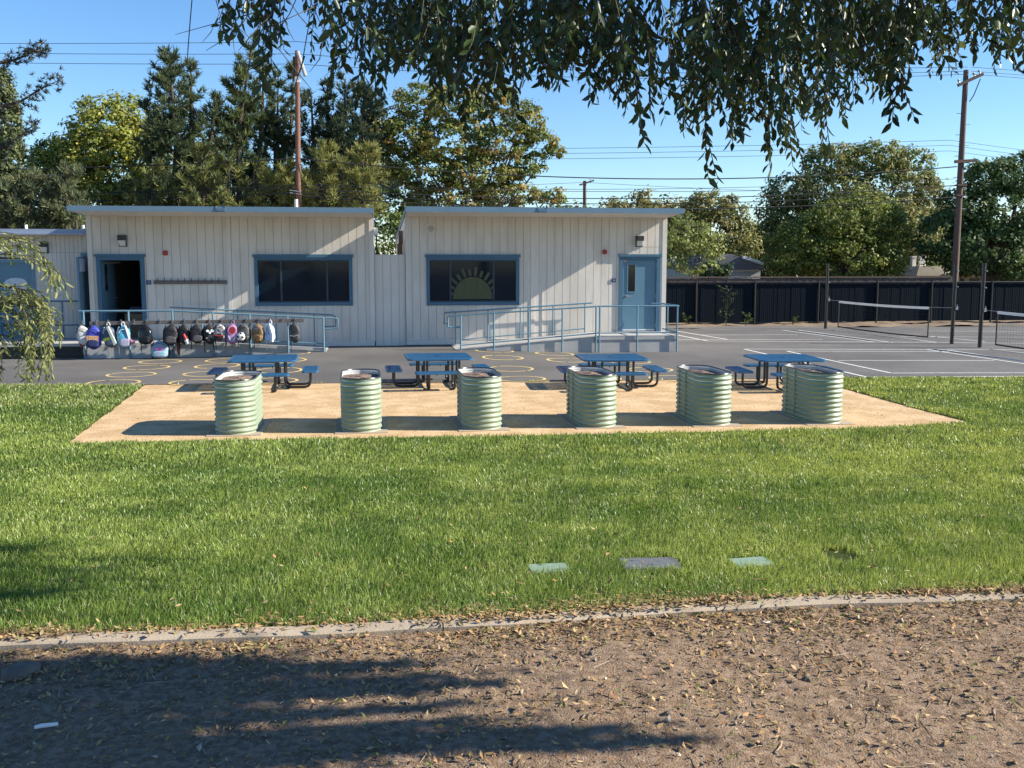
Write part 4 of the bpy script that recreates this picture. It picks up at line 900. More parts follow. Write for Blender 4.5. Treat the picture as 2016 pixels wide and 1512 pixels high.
# ------------------------------------------------------------------ houses behind
YH = YF+9
def at(px, py, Y): q = PY(px, py, Y); return q.x, q.z
o = empty('house', (at(1450, 540, YH)[0], YH, 0), 'grey gabled house behind the fence left of the big tree', 'house'); ox = o.location.x
b = MB(); xa, _ = at(1385, 540, YH); xb, _ = at(1497, 540, YH); z1 = at(1450, 529, YH)[1]; b.box(xa-ox, xb-ox, 0, 8, 0, z1, M_hwall); b.box(xa-ox, xb-ox-.4, -.04, -.001, z1-.45, z1-.33, M_white); b.box(xa-ox, xb-ox-.1, -.06, -.001, z1-.12, z1, M_white); b.build('wall', o)
b = MB(); pk = at(1437, 500, YH); e0 = at(1385, 520, YH); e1 = at(1500, 520, YH)
b.prism([(e0[0]-ox, e0[1]), (pk[0]-ox, pk[1]), (e1[0]-ox, e1[1]-.1), (e1[0]-ox, e1[1]-.25), (e0[0]-ox, e0[1]-.25)], -.3, 8.3, M_roofh); rf = b.build('roof', o)
b = MB(); a0 = at(1456, 503, YH); a1 = at(1496, 516, YH); b.prism([(a0[0]-ox, a0[1]+.0), (a1[0]-ox, a1[1]), (a1[0]-ox, a1[1]-.14), (a0[0]-ox, a0[1]-.14)], -.45, -.31, M_white); b.build('bargeboard', rf)
o = empty('house', (at(1840, 530, YH)[0], YH, 0), 'white house with stubby roof chimneys behind the fence near the utility pole', 'house'); ox = o.location.x
b = MB(); xa, za = at(1802, 526, YH); xb, _ = at(1880, 526, YH); b.box(xa-ox, xb-ox+1.2, 0, 6, 0, at(1840, 541, YH)[1], M_cream); b.build('wall', o)
b = MB(); pts = [at(1805, 524, YH), at(1846, 524, YH), at(1885, 540, YH), at(1885, 543, YH), at(1800, 543, YH)]; b.prism([(p_[0]-ox, p_[1]) for p_ in pts], -.2, 6, M_cream); rf = b.build('roof', o)
for px, w, t in ((1807, 8, 507), (1822, 6, 503), (1828, 5, 507)):
    b = MB(); x, z = at(px, t, YH); _, zb_ = at(px, 525, YH); s = w/SC(YH, px)/2; b.box(x-ox-s, x-ox+s, .3, .3+2*s, zb_-.1, z, M_white); b.box(x-ox-s*1.25, x-ox+s*1.25, .3-s*.25, .3+2.25*s, z+.001, z+.07, M_white); b.build('chimney', rf)
o = empty('house', (at(1915, 550, YH)[0], YH-1, 0), 'cream house with white framed windows just above the fence at right', 'house'); ox = o.location.x
b = MB(); xa, za = at(1884, 543, YH-1); xb, _ = at(2100, 543, YH-1); b.box(xa-ox, xb-ox, 0, 6, 0, za, M_cream); b.build('wall', o)
b = MB(); b.box(xa-ox-.2, xb-ox, -.4, 6.3, za+.002, za+.10, M_white); b.build('roof', o)
for pa, pb2 in ((1890, 1898), (1909, 1928)): b = MB(); x0_ = at(pa, 550, YH-1)[0]-ox; x1_ = at(pb2, 550, YH-1)[0]-ox; b.box(x0_, x1_, -.03, -.001, .8, za-.12, mat('house_pane', (.10, .12, .11), .2)); b.build('window', o)
# ------------------------------------------------------------------ utility poles and cables
YP = YF+3.2
def pole(px, pytop, Y, r, label, m, fn=None, pxb=None):
    p = PY(px, pytop, Y); q = PY(px if pxb is None else pxb, 560, Y); lean = (q.x-p.x)/(p.z-q.z)
    o = empty('utility_pole', (p.x+lean*p.z, Y, 0), label, 'utility pole'); b = MB()
    b.tube([(0, 0, -.3), (-lean*p.z*.5, 0, p.z*.5), (-lean*p.z, 0, p.z)], [r*1.15, r, r*.78], m, 14); b.build('pole', o, smooth=True)
    if fn: fn(o, p.z, -lean*p.z)
    return o, p
def arm(o, x, z, w, tilt, m, ins=(), y=-.14, name='crossarm'):
    b = MB(); Mx = Matrix.Translation((x, y, z)) @ Matrix.Rotation(R(tilt), 4, 'Y'); b.box(-w*.38, w*.62, -.05, .05, -.06, .06, m, Mx); a_ = b.build(name, o)
    for t in ins:
        k = MB(); k.tube([Mx @ Vector((t*w, 0, .065)), Mx @ Vector((t*w, 0, .13)), Mx @ Vector((t*w, 0, .16)), Mx @ Vector((t*w, 0, .22))], [.03, .03, .06, .03], M_grey, 8); k.build('insulator', a_, smooth=True)
def f_p2(o, h, x):
    arm(o, x, h-.45, 1.15, -24, M_pole2, (-.30, .30, .52))
    b = MB(); b.tube([(x+.55, -.14, h-.35), (x+.3, -.14, h-1.0), (x+.12, -.16, h-1.25)], .02, M_cable, 6); b.build('drop_cable', o)
    zc = PY(1888, 318, YP).z; arm(o, x*zc/h, zc, .95, -4, M_pole2, (), name='lower_crossarm')
    for i, z in enumerate(np.arange(4.4, h-1.4, .42)): s = -1 if i % 2 else 1; b = MB(); b.tube([(x*z/h+s*.12, 0, z), (x*z/h+s*.30, 0, z)], .013, M_grey, 5); b.build('step_bolt', o)
    for py in (365, 385): z = PY(1885, py, YP).z; b = MB(); b.box(x*z/h-.22, x*z/h+.2, -.2, .02, z-.03, z+.03, M_pole2); b.build('bracket', o)
PR, pR = pole(1902, 138, YP, .125, 'tall wooden utility pole with tilted crossarm behind the court at right', M_pole2, f_p2, 1879)
YP1 = YW+DEP+2.2
def f_p1(o, h, x):
    b = MB(); b.tube([(x+.02, -.15, h-.05), (x+.30, -.2, h-.95)], .07, mat('weathered_grey', (.35, .33, .30), .8), 8); b.build('brace_arm', o)
    b = MB(); b.tube([(x-.12, .1, h-.2), (x-.12, .1, h-1.1)], .06, M_bark, 8); b.build('pole_side_post', o)
    b = MB(); z = PY(587, 158, YP1).z; b.box(x-.10, x+.12, -.2, -.16, z-.1, z+.1, M_white); b.build('tag_plate', o)
    b = MB(); z0, z1 = PY(587, 407, YP1).z, PY(587, 393, YP1).z; b.tube([(0, -.18, z0-1), (0, -.18, z1)], .07, M_lens, 12); b.build('riser_guard', o)
    for py in (375, 380): z = PY(587, py, YP1).z; b = MB(); b.tube([(-.24, -.12, z), (.22, -.14, z-.06)], .018, M_grey, 8); b.build('bracket', o)
PL_, pL = pole(585, 100, YP1, .105, 'reddish wooden utility pole rising behind the left classroom roof', M_pole, f_p1, 589)
def f_p3(o, h, x): arm(o, x, h-.2, 1.2, -18, M_pole2, (.4,))
PD, pD = pole(1151, 356, YF+42, .16, 'small distant utility pole above the right classroom roof', M_pole2, f_p3)
def cable(a, b, sag, r, label, grp='overhead cables across the sky', n=24):
    A_ = PY(*a); B_ = PY(*b); o = empty('overhead_cable', A_, label, 'cable', grp); m_ = MB(); d = B_-A_
    m_.tube([d*t-Vector((0, 0, sag*4*t*(1-t))) for t in [i/n for i in range(n+1)]], r, M_cable, 5); c = m_.build('cable_run', o); return o
YA, YBp = YP1-.15, YP-.2
s_ = 1/45.0
cable((590, 312, YA), (1884, 328, YBp), .62, .022, 'thick black cable, highest of the heavy ones between the two wooden poles')
for i, (ya_, yb_2, sg, rr_) in enumerate(((362, 352, .30, .009), (366, 366, .22, .010), (371, 365, .45, .018), (378, 374, .50, .015), (385, 388, .50, .020))):
    cable((592, ya_, YA), (1882, yb_2, YBp), sg, rr_, ('thin cable second from the top of the low bundle between the poles', 'thin cable just under the first one in the low bundle', 'dark cable in the middle of the low bundle between the poles', 'dark cable last but one in the low bundle between the poles', 'lowest dark cable between the poles just above the roof')[i])
for i, (y0_, y1_, rr_) in enumerate(((322, 312, .022), (366, 365, .018), (372, 371, .012), (384, 380, .022))):
    cable((-900, y0_-12, YA+6), (584, y1_, YA), .45, rr_, ('thick cable running left from the reddish pole across the yellow tree', 'upper cable of the low bundle left of the reddish pole', 'thin cable in the middle of the low bundle left of the reddish pole', 'lowest thick cable left of the reddish pole')[i])
for i, (yl, ym, yr) in enumerate(((86, 82, 132), (98, 106, 140), (115, 126, 146))):
    nm = ('top', 'middle', 'lowest')[i]
    cable((-900, yl-14, YA+6), (586, ym, YA), .15, .010, nm+' thin wire of the three high ones left of the reddish pole')
    cable((586, ym, YA), (1905, yr, YBp), .35, .010, nm+' thin wire of the three high ones between the poles')
    cable((1912, yr, YBp), (2900, yr+60, YBp+5), .1, .010, nm+' thin wire leaving the right pole crossarm to the right')
YQ = YF+30
for i, (yl, ym, yr) in enumerate(((281, 297, 276), (291, 311, 286), (301, 322, 297))):
    nm = ('top', 'middle', 'lowest')[i]
    cable((-500, yl-8, YQ), (1870, yr, YQ), .60, .014, nm+' wire of the three far lines crossing behind the trees')
    cable((1870, yr, YQ), (2900, yr+110, YQ), .3, .014, nm+' far wire sloping down right of the tall pole')
cable((-300, 372, YF+42), (1151, 359, YF+42), 0.5, .014, 'faint distant wire left of the small distant pole'); cable((1151, 359, YF+42), (2300, 372, YF+42), 0.6, .014, 'faint distant wire right of the small distant pole')
# ------------------------------------------------------------------ trees
def palette(rs, n, cols, var=.18):
    cols = np.array(cols); w = rs.dirichlet(np.ones(len(cols))*.7, n); c = w @ cols*1.0; return c*(1+rs.normal(size=(n, 1))*var).clip(.5, 1.6)
def crown_leaves(rs, blobs, Y, nper, leaf, clump_r, cols, depth=.8, tips=None, flat=False, dens=1.0, skip=.0):
    """blobs: (px, py, rx_px, ry_px[, dy]); returns V, F, colours (world coords)"""
    s = SC(Y); Vs = []; Cs = []
    for bl in blobs:
        px, py, rx, ry = bl[:4]; yy = Y+(bl[4] if len(bl) > 4 else 0); c = np.array(PY(px, py, yy)); sx = SC(yy); r = np.array([rx/sx, depth*rx/sx, ry/sx])
        area = 4*math.pi*((r[0]*r[1])**1.6/3+(r[0]*r[2])**1.6/3+(r[1]*r[2])**1.6/3)**(1/1.6)
        nc = int(max(6, area/(clump_r**2)*.55*dens))
        d = norm(rs.normal(size=(nc, 3))); rad = rs.uniform(.62, 1.03, size=(nc, 1))**.6
        cc = c+d*r*rad
        cl = clump_r*rs.uniform(.55, 1.35, size=(nc, 1))
        keep = rs.rand(nc) > skip; cc, cl, d = cc[keep], cl[keep], d[keep]; nc = len(cc)
        dd = norm(rs.normal(size=(nc, nper, 3))); rr = rs.uniform(.35, 1.1, size=(nc, nper, 1))
        sq = np.array([1, 1, .55 if flat else .8])
        pos = (cc[:, None]+dd*rr*cl[:, None]*sq).reshape(-1, 3)
        nr = (dd*.9+d[:, None]*.4+rs.normal(size=(nc, nper, 3))*.45+np.array([0, 0, .35])).reshape(-1, 3)
        base = palette(rs, nc, cols, .10)
        if tips is not None:
            w = np.clip((rad[keep]-.88)*6, 0, 1)*rs.rand(nc, 1); base = base*(1-w)+np.array(tips)*w
        col = np.repeat(base, nper, 0)*(1+rs.normal(size=(nc*nper, 1))*.16).clip(.5, 1.6)
        L = leaf*rs.uniform(.6, 1.35, size=len(pos))
        V, _ = leafquads(pos, nr, L, L*.62, rs, fold=.15); Vs.append(V); Cs.append(np.repeat(col, 4, 0))
    V = np.concatenate(Vs); Cc = np.concatenate(Cs); return V, np.arange(len(V)).reshape(-1, 4), np.clip(Cc*1.75, 0, .6)
def trunk_limbs(o, rs, base, tips, r0, m, hz=.35, wob=.25):
    b = MB(); base = Vector(base); top = None
    cz = np.mean([t[2] for t in tips]); fork = base+Vector((0, 0, (cz-base.z)*hz))
    b.tube([base-Vector((0,0,.2)), base.lerp(fork, .5)+Vector((rs.normal()*.08, 0, 0)), fork], [r0*1.2, r0, r0*.85], m, 10); b.build('trunk', o, smooth=True)
    l = MB()
    for t in tips:
        t = Vector(t); mid = fork.lerp(t, .5)+Vector((rs.normal()*wob, rs.normal()*wob, rs.rand()*wob)); r1 = r0*.5
        l.tube([fork, fork.lerp(mid, .5)+Vector((0, 0, .1)), mid, mid.lerp(t, .6)+Vector((rs.normal()*wob*.5, 0, 0)), t], [r1, r1*.8, r1*.55, r1*.3, r1*.1], m, 7)
        for k in range(3):
            s0 = mid.lerp(t, rs.rand()*.7); e = s0+Vector((rs.normal(), rs.normal(), rs.rand()*.8))*wob*3.2; l.tube([s0, s0.lerp(e, .5)+Vector((0, 0, .1)), e], [r1*.28, r1*.18, r1*.05], m, 5)
    l.build('limbs', o, smooth=True)
def tree(label, px, Y, blobs, cols, leaf=.16, clump=.42, nper=26, seed=1, tips=None, r0=.18, bark=None, name='broadleaf_tree', flat=False, dens=1.0, cat='tree', skip=0, hz=.35, depth=.8, group=None, m=None):
    rs = np.random.RandomState(seed); x = PY(px, 560, Y).x; o = empty(name, (x, Y, 0), label, cat, group)
    V, Fq, Cc = crown_leaves(rs, blobs, Y, nper, leaf, clump, cols, depth, tips, flat, dens, skip)
    npmesh('crown', local(o, V), Fq, Cc, m or M_leaf, o)
    tp = []
    for bl in blobs: c = PY(bl[0], bl[1]-bl[3]*.3, Y+(bl[4] if len(bl) > 4 else 0)); tp.append((c.x-x, c.y-Y, max(.5, c.z)))
    trunk_limbs(o, rs, (0, 0, 0), tp, r0, bark or M_bark, hz, .22); return o
G1 = (.075, .10, .018); G2 = (.035, .060, .016); YG = (.26, .26, .03); YG2 = (.18, .20, .025); OL = (.12, .115, .035); OR = (.30, .17, .05); DK = (.018, .034, .016); BG = (.025, .045, .03)
YT = YW+DEP+6
tree('rounded yellow green tree behind the left classroom roof', 215, YT+3, [(205, 262, 68, 66), (250, 250, 62, 60, 1), (160, 300, 55, 55), (215, 330, 85, 70), (120, 340, 62, 55, 1), (290, 300, 50, 60, 1), (205, 400, 110, 45)], [(.21, .21, .035), (.14, .165, .03), (.25, .23, .045), G1, G2], leaf=.17, clump=.38, seed=2, r0=.2, dens=1.25, group='trees behind the classrooms')
tree('dark green tree standing at the left flank of the yellow one', 115, YT+5, [(110, 300, 30, 34), (95, 340, 45, 40), (80, 400, 70, 50), (60, 440, 90, 45)], [G2, DK, G1], leaf=.17, clump=.38, seed=3, r0=.15, group='trees behind the classrooms')
# cypress column at the far left
tree('tall narrow cypress column cut off by the left edge', 8, YT-1, [(0, 180, 22, 45), (5, 240, 32, 60), (8, 320, 38, 70), (10, 400, 45, 70)], [(.07, .09, .035), (.05, .065, .028), (.10, .11, .045)], leaf=.13, clump=.22, nper=30, seed=4, name='cypress_tree', r0=.12, dens=1.9, group='trees behind the classrooms')
# pines
def tufts(rs, pos, dirs, n=16, L=.30, w=.035):
    k = len(pos); d = norm(dirs[:, None]*.9+rs.normal(size=(k, n, 3))*.75); base = np.repeat(pos[:, None], n, 1); ln = L*rs.uniform(.6, 1.2, size=(k, n, 1))
    side = norm(np.cross(d, rs.normal(size=(k, n, 3)))); a = base-side*w*.5+d*ln*.08; b = base+side*w*.5+d*ln*.08; c = base+d*ln+side*w*.15; e = base+d*ln-side*w*.15
    return np.stack([a, b, c, e], 3).transpose(0, 1, 3, 2).reshape(-1, 3)
def pine(label, px, Y, spires, cols, seed, r0=.16, dens=1.0, L=.30, group='pine trees behind the classrooms', name='pine_tree'):
    rs = np.random.RandomState(seed); x0 = PY(px, 560, Y).x; o = empty(name, (x0, Y, 0), label, 'tree', group); b = MB(); V = []; Cs = []
    br = MB(); first = True
    for (tx, ty, bx, by, wt, wb_, dy) in spires:
        T = PY(tx, ty, Y+dy); Bm = PY(bx, by, Y+dy); s = SC(Y+dy); H = T.z-Bm.z; n = int(H*3.4*dens*(1 if wb_ < 60 else 1.6))
        root = Vector((x0, Y, 0)) if not first else Vector((x0, Y, -.2))
        b.tube([(root-Vector((x0, Y, 0))), Bm-Vector((x0, Y, 0)), (T-Vector((x0, Y, 0)))*.45+(Bm-Vector((x0, Y, 0)))*.55, T-Vector((x0, Y, 0))], [r0 if first else r0*.6, r0*.6, r0*.35, .015], M_bark, 8); first = False
        for k in range(n):
            t = ((k+rs.rand())/n); c = Bm.lerp(T, t); R_ = (wb_*(1-t)**.75+wt*t**2*(1-t*.5))/s*rs.uniform(.55, 1.18)
            for q in range(2 if wb_ < 60 else 3):
                a = rs.rand()*6.28; up = rs.uniform(.25, .75)+.6*t; out = Vector((math.cos(a), math.sin(a), 0)); e = c+out*R_+Vector((0, 0, up*R_*.75)); m_ = c.lerp(e, .5)-Vector((0, 0, .08*R_))
                lc = [p_-Vector((x0, Y, 0)) for p_ in (c, m_, e)]
                if rs.rand() < .7: br.tube(lc, [.035*(1-t*.6), .02, .006], M_bark, 4, cap=False)
                nt_ = max(3, int(R_*7)); pp = []; dd = []
                for j in range(nt_):
                    f = .3+.7*(j+rs.rand()*.6)/nt_; p_ = (c.lerp(m_, f*2) if f < .5 else m_.lerp(e, f*2-1)) if f <= 1 else e
                    p_ = p_+Vector(rs.normal(size=3)*.07*max(.6, R_)); pp.append(p_); dd.append((e-m_).normalized()+Vector((0, 0, .7)))
                pp.append(e); dd.append((e-m_).normalized()+Vector((0, 0, .8)))
                pp = np.array(pp); dd = np.array(dd); v = tufts(rs, pp, dd, 15, L, .045); V.append(v)
                cc = palette(rs, len(pp), cols, .14)*2.1; Cs.append(np.repeat(cc, 15*4, 0))
    V = np.concatenate(V); Cc = np.concatenate(Cs); npmesh('crown', V-np.array([x0, Y, 0]), np.arange(len(V)).reshape(-1, 4), Cc, M_leaf, o)
    b.build('trunk', o, smooth=True); br.build('branches', o); return o
PG = [(.045, .065, .025), (.022, .038, .022), (.085, .095, .03)]; PD2 = [(.022, .036, .022), (.013, .024, .016), (.05, .06, .03)]; PY_ = [(.12, .12, .035), (.06, .075, .025), (.17, .16, .05)]
pine('dark pine with two ragged tops left of the reddish pole', 360, YT-1, [(332, 112, 350, 300, 18, 62, 0), (375, 128, 378, 260, 12, 38, .6), (290, 200, 330, 330, 14, 45, .3), (345, 250, 340, 430, 40, 105, 0), (425, 185, 410, 330, 12, 40, .2)], PG+PD2, 11, r0=.2, dens=1.1)
pine('tall thin topped pine leaning toward the reddish pole', 470, YT, [(498, 82, 470, 250, 14, 46, 0), (475, 140, 470, 300, 10, 50, 0), (460, 220, 460, 430, 40, 100, .4), (520, 120, 515, 260, 10, 34, .5)], PG, 12, r0=.17, dens=1.15)
pine('narrow dark pine just left of the reddish pole', 545, YT+1, [(548, 145, 545, 300, 8, 40, 0), (578, 130, 570, 300, 8, 34, .5), (540, 240, 540, 420, 35, 80, 0)], PD2+PG, 13, r0=.14)
pine('dark bushy pine with several tops right of the reddish pole', 670, YT, [(612, 180, 620, 330, 8, 46, 0), (645, 165, 645, 300, 8, 44, .4), (680, 155, 675, 300, 10, 56, 0), (720, 175, 705, 320, 14, 66, .3), (670, 270, 665, 425, 40, 110, 0)], PD2, 14, r0=.2, dens=1.15)
pine('yellowish pine foliage low at the right of the reddish pole', 640, YT-3, [(640, 300, 640, 430, 30, 85, 0), (560, 330, 560, 430, 20, 60, 0), (720, 300, 715, 430, 30, 62, 0)], PY_, 15, r0=.13, dens=1.1)
pine('low olive pine foliage above the left classroom roof', 420, YT-3, [(400, 300, 400, 440, 25, 62, 0), (450, 310, 450, 440, 25, 55, 0), (300, 330, 300, 440, 20, 50, .5), (500, 330, 500, 430, 20, 55, 0)], PY_+PG, 16, r0=.13)
pine('dull green pine foliage over the low left building', 90, YT-4, [(60, 350, 60, 470, 20, 70, 0), (130, 340, 130, 470, 25, 60, 0), (10, 370, 10, 470, 20, 60, .5), (150, 385, 150, 470, 10, 30, -1)], [(.07, .085, .04), (.04, .055, .03), (.10, .10, .05)], 17, r0=.12)
# honey-locust like tree with rusty tips
tree('wide open tree with rusty yellow branch tips between the pines and the sky', 930, YT+1, [(830, 200, 55, 34), (900, 210, 60, 40), (970, 200, 50, 35, 1), (1030, 250, 48, 30), (800, 265, 62, 38), (890, 280, 75, 42), (985, 280, 66, 36), (1065, 285, 34, 26), (1090, 300, 20, 14), (760, 320, 52, 40, 1), (840, 340, 70, 36), (940, 345, 80, 34), (1035, 330, 38, 22), (1000, 385, 62, 25), (1085, 385, 34, 14), (880, 400, 80, 30), (745, 250, 40, 34), (1040, 212, 26, 14)],
     [(.12, .145, .03), (.07, .10, .022), (.17, .16, .04), G1, G2], leaf=.15, clump=.32, nper=28, seed=21, tips=OR, r0=.2, bark=M_greybark, flat=True, dens=1.15, hz=.3, skip=.06, group='trees behind the classrooms')
tree('leafy green bush seen in the gap between the classrooms', 768, YT-4, [(765, 440, 30, 30), (745, 475, 26, 26), (790, 470, 28, 30), (770, 500, 40, 30)], [G1, (.10, .12, .03), G2], leaf=.13, clump=.26, seed=22, r0=.08, dens=.6, skip=.2, group='trees behind the classrooms')
tree('dark hedge mass behind the left classroom', 420, YT+6, [(330, 400, 110, 60), (470, 395, 100, 60), (610, 395, 110, 60), (760, 400, 90, 55), (700, 340, 80, 60)], [DK, G2], leaf=.22, clump=.45, seed=23, r0=.2, group='trees behind the classrooms')
YR2 = YF+7
tree('pale green slender tree just behind the fence beside the right classroom', 1365, YF+3.2, [(1350, 460, 48, 42), (1395, 480, 34, 32), (1330, 500, 40, 36), (1370, 515, 50, 30), (1345, 425, 24, 16)], [(.13, .155, .04), (.09, .12, .03), (.17, .18, .06)], leaf=.12, clump=.27, nper=22, seed=31, r0=.06, bark=M_greybark, dens=.75, skip=.1, group='trees behind the far fence')
tree('brownish green round tree peeking over the right classroom roof', 1290, YR2+6, [(1275, 405, 50, 28), (1215, 415, 50, 20), (1330, 420, 40, 30), (1300, 450, 70, 50)], [(.13, .125, .04), (.08, .09, .03), (.19, .15, .06)], leaf=.18, clump=.40, seed=32, group='trees behind the far fence')
tree('dense rounded tree with tan highlights between roof and big tree', 1400, YR2+4, [(1400, 405, 50, 30), (1440, 420, 38, 34), (1365, 420, 40, 36), (1410, 460, 70, 45), (1460, 480, 40, 50), (1440, 530, 50, 30)], [(.12, .125, .035), (.05, .07, .025), (.20, .17, .065)], leaf=.16, clump=.36, seed=33, dens=1.2, group='trees behind the far fence')
tree('dark shrub in front of the grey gabled house', 1405, YF+4.5, [(1405, 535, 36, 18), (1425, 530, 18, 10)], [DK, G2], leaf=.12, clump=.22, seed=34, cat='shrub', name='shrub', r0=.05)
tree('large spreading tree with brown tinged top behind the fence', 1690, YR2+6, [(1640, 320, 62, 36), (1720, 310, 70, 34), (1790, 325, 56, 36), (1560, 375, 56, 32), (1640, 380, 90, 50), (1760, 380, 90, 55), (1830, 400, 40, 50), (1520, 410, 34, 26), (1560, 450, 60, 50), (1800, 460, 60, 60), (1690, 440, 150, 70), (1820, 505, 50, 40), (1510, 470, 40, 40)],
     [(.10, .125, .035), (.045, .075, .022), (.15, .145, .05)], leaf=.17, clump=.38, nper=26, seed=35, tips=(.20, .15, .06), r0=.3, group='trees behind the far fence', dens=1.25)
tree('drooping yellow green tree in front of the large brown topped one', 1660, YR2, [(1650, 440, 75, 50), (1720, 430, 58, 50), (1760, 470, 34, 50), (1600, 480, 70, 60), (1680, 510, 100, 60), (1545, 500, 45, 50), (1740, 520, 50, 34), (1690, 395, 34, 22)],
     [(.13, .155, .03), (.055, .085, .022), (.20, .195, .04), G2], leaf=.14, clump=.34, nper=30, seed=36, r0=.22, dens=1.25, group='trees behind the far fence')
tree('dark green tree filling the right edge beside the utility pole', 1950, YR2-1, [(1950, 350, 60, 36), (2010, 345, 60, 45), (1900, 410, 60, 50), (1980, 420, 90, 60), (1860, 470, 60, 55), (1940, 490, 100, 55), (2040, 480, 80, 70), (1900, 520, 40, 24), (1990, 535, 60, 20)],
     [(.045, .08, .026), (.026, .052, .022), (.09, .12, .04)], leaf=.17, clump=.38, nper=32, seed=37, r0=.26, dens=1.3, group='trees behind the far fence')
tree('distant tree line of mixed green behind the far houses', 1600, YR2+16, [(1500, 520, 120, 45), (1300, 500, 120, 50), (1700, 500, 160, 60), (1900, 500, 150, 60), (2100, 480, 140, 80), (1130, 450, 110, 40), (1560, 480, 90, 50), (1850, 450, 70, 50)], [G2, DK, OL], leaf=.3, clump=.6, seed=38, r0=.3, dens=1.9)
# weeds at the fence
def weed(label, px, pyt, w, seed, n=60, cols=None):
    rs = np.random.RandomState(seed); Y = YF-.35; c = PY(px, 560, Y); o = empty('weed', (c.x, Y, 0), label, 'plant', 'weeds along the foot of the fence'); h = PY(px, pyt, Y).z; V = []; st = MB()
    st.tube([(0, 0, -.05), (.02, 0, h*.5), (0, 0, h)], [.015, .01, .004], M_twig, 5)
    for k in range(n//6):
        z = h*(.12+.85*k/(n//6)); a = rs.uniform(-.3, math.pi+.3) if k % 2 else rs.uniform(math.pi-.3, 2*math.pi+.3); e = Vector((math.cos(a)*w*rs.uniform(.5, 1), -abs(math.sin(a))*.25, z+rs.uniform(-.05, .18)))
        st.tube([(0, 0, z-.05), tuple(e)], [.006, .002], M_twig, 4, cap=False)
        t = np.linspace(.3, 1, 7)[:, None]; pos = np.array([0, 0, z-.05])*(1-t)+np.array(e)*t+rs.normal(size=(7, 3))*.02
        v, _ = leafquads(pos, rs.normal(size=(7, 3))*.5+np.array([0, -.3, 1]), .13, .05, rs, fold=.1); V.append(v)
    V = np.concatenate(V); npmesh('leaves', V, np.arange(len(V)).reshape(-1, 4), np.repeat(palette(rs, len(V)//4, cols or [G1, G2], .2), 4, 0), M_leaf, o); st.build('stem', o)
weed('tall leggy weed growing up the dark fence', 1432, 562, .45, 1, 150, [(.03, .05, .025), (.05, .075, .03)]); weed('short bright weed at the foot of the fence beside the tall one', 1470, 615, .22, 2, 60, [(.12, .17, .05), (.06, .09, .03)]); weed('small dark weed near the classroom corner at the fence', 1352, 620, .3, 3, 50); weed('low weed against the fence left of the far net post', 1563, 626, .2, 4, 40)
# ------------------------------------------------------------------ leafy branches hanging into view
def strand_leaves(rs, paths, spacing, L, w, cols, jit=.35, droop=.8):
    V = []; Cs = []
    for pth in paths:
        pth = np.array(pth); seg = np.linalg.norm(np.diff(pth, axis=0), axis=1); cum = np.concatenate([[0], np.cumsum(seg)]); tot = cum[-1]
        s = np.arange(tot*.06, tot, spacing)+rs.uniform(-.2, .2, size=len(np.arange(tot*.06, tot, spacing)))*spacing
        p = np.stack([np.interp(s, cum, pth[:, i]) for i in range(3)], 1); k = len(p)
        if k == 0: continue
        d = norm(np.stack([np.interp(s+.02, cum, pth[:, i])-np.interp(s-.02, cum, pth[:, i]) for i in range(3)], 1))
        side = norm(np.cross(d, rs.normal(size=3)+rs.normal(size=(k, 3))*.5)); sg = np.where(np.arange(k) % 2 == 0, 1, -1)[:, None]
        ax = norm(d*.75+side*sg*.75+np.array([0, 0, -droop*.5])+rs.normal(size=(k, 3))*jit*.4)
        ll = L*rs.uniform(.6, 1.2, size=k); c = p+ax*(ll*.5)[:, None]; nr = norm(np.cross(ax, rs.normal(size=(k, 3)))); bb = np.cross(nr, ax); ww = (w*ll/L)[:, None]; lh = ll[:, None]
        # six-point leaf: base, two sides x2, tip, folded on the midrib (two quads)
        b0 = c-ax*lh*.5; t0 = c+ax*lh*.5-nr*lh*.06; l1 = c-ax*lh*.12+bb*ww*.5+nr*ww*.14; r1 = c-ax*lh*.12-bb*ww*.5+nr*ww*.14; l2 = c+ax*lh*.22+bb*ww*.36+nr*ww*.1; r2 = c+ax*lh*.22-bb*ww*.36+nr*ww*.1
        V.append(np.stack([b0, l1, l2, t0, r2, r1], 1).reshape(-1, 3)); Cs.append(np.repeat(palette(rs, k, cols, .15), 6, 0))
    V = np.concatenate(V); n = len(V)//6; i = np.arange(n)[:, None]*6; Fq = np.concatenate([i+np.array([[0, 1, 2, 3]]), i+np.array([[0, 3, 4, 5]])]); return V, Fq, np.concatenate(Cs)
def strand_path(rs, px, py0, py1, Z, drift=0, wig=.05, n=7):
    a = PY(px, py0, Z); b = PY(px+drift, py1, Z); out = []
    ph = rs.rand()*6; am = rs.normal()*wig
    for k in range(n+1): t = k/n; q = a.lerp(b, t); out.append((q.x+am*math.sin(t*3+ph)-am*math.sin(ph), q.y+am*math.cos(t*2.5+ph)-am*math.cos(ph), q.z))
    return out
rs = np.random.RandomState(77)
OT = empty('overhanging_tree', (5.6, -2.2, -.05), 'big overhanging tree with dark glossy leaves hanging across the top of the view', 'tree')
env_x = [405, 440, 470, 505, 530, 560, 600, 650, 690, 740, 790, 850, 900, 950, 1000, 1050, 1100, 1150, 1200, 1260, 1285, 1320, 1350, 1400, 1450, 1510, 1560, 1600, 1640, 1680, 1700, 1760, 1800, 1850, 1880, 1900, 1920, 1960, 2016, 2150]
env_y = [4, 25, 60, 120, 110, 60, 55, 95, 180, 200, 120, 170, 190, 210, 190, 160, 160, 180, 190, 250, 205, 150, 220, 270, 250, 300, 250, 230, 230, 170, 170, 190, 120, 140, 90, 35, 110, 130, 150, 160]
env = lambda x: float(np.interp(x, env_x, env_y))
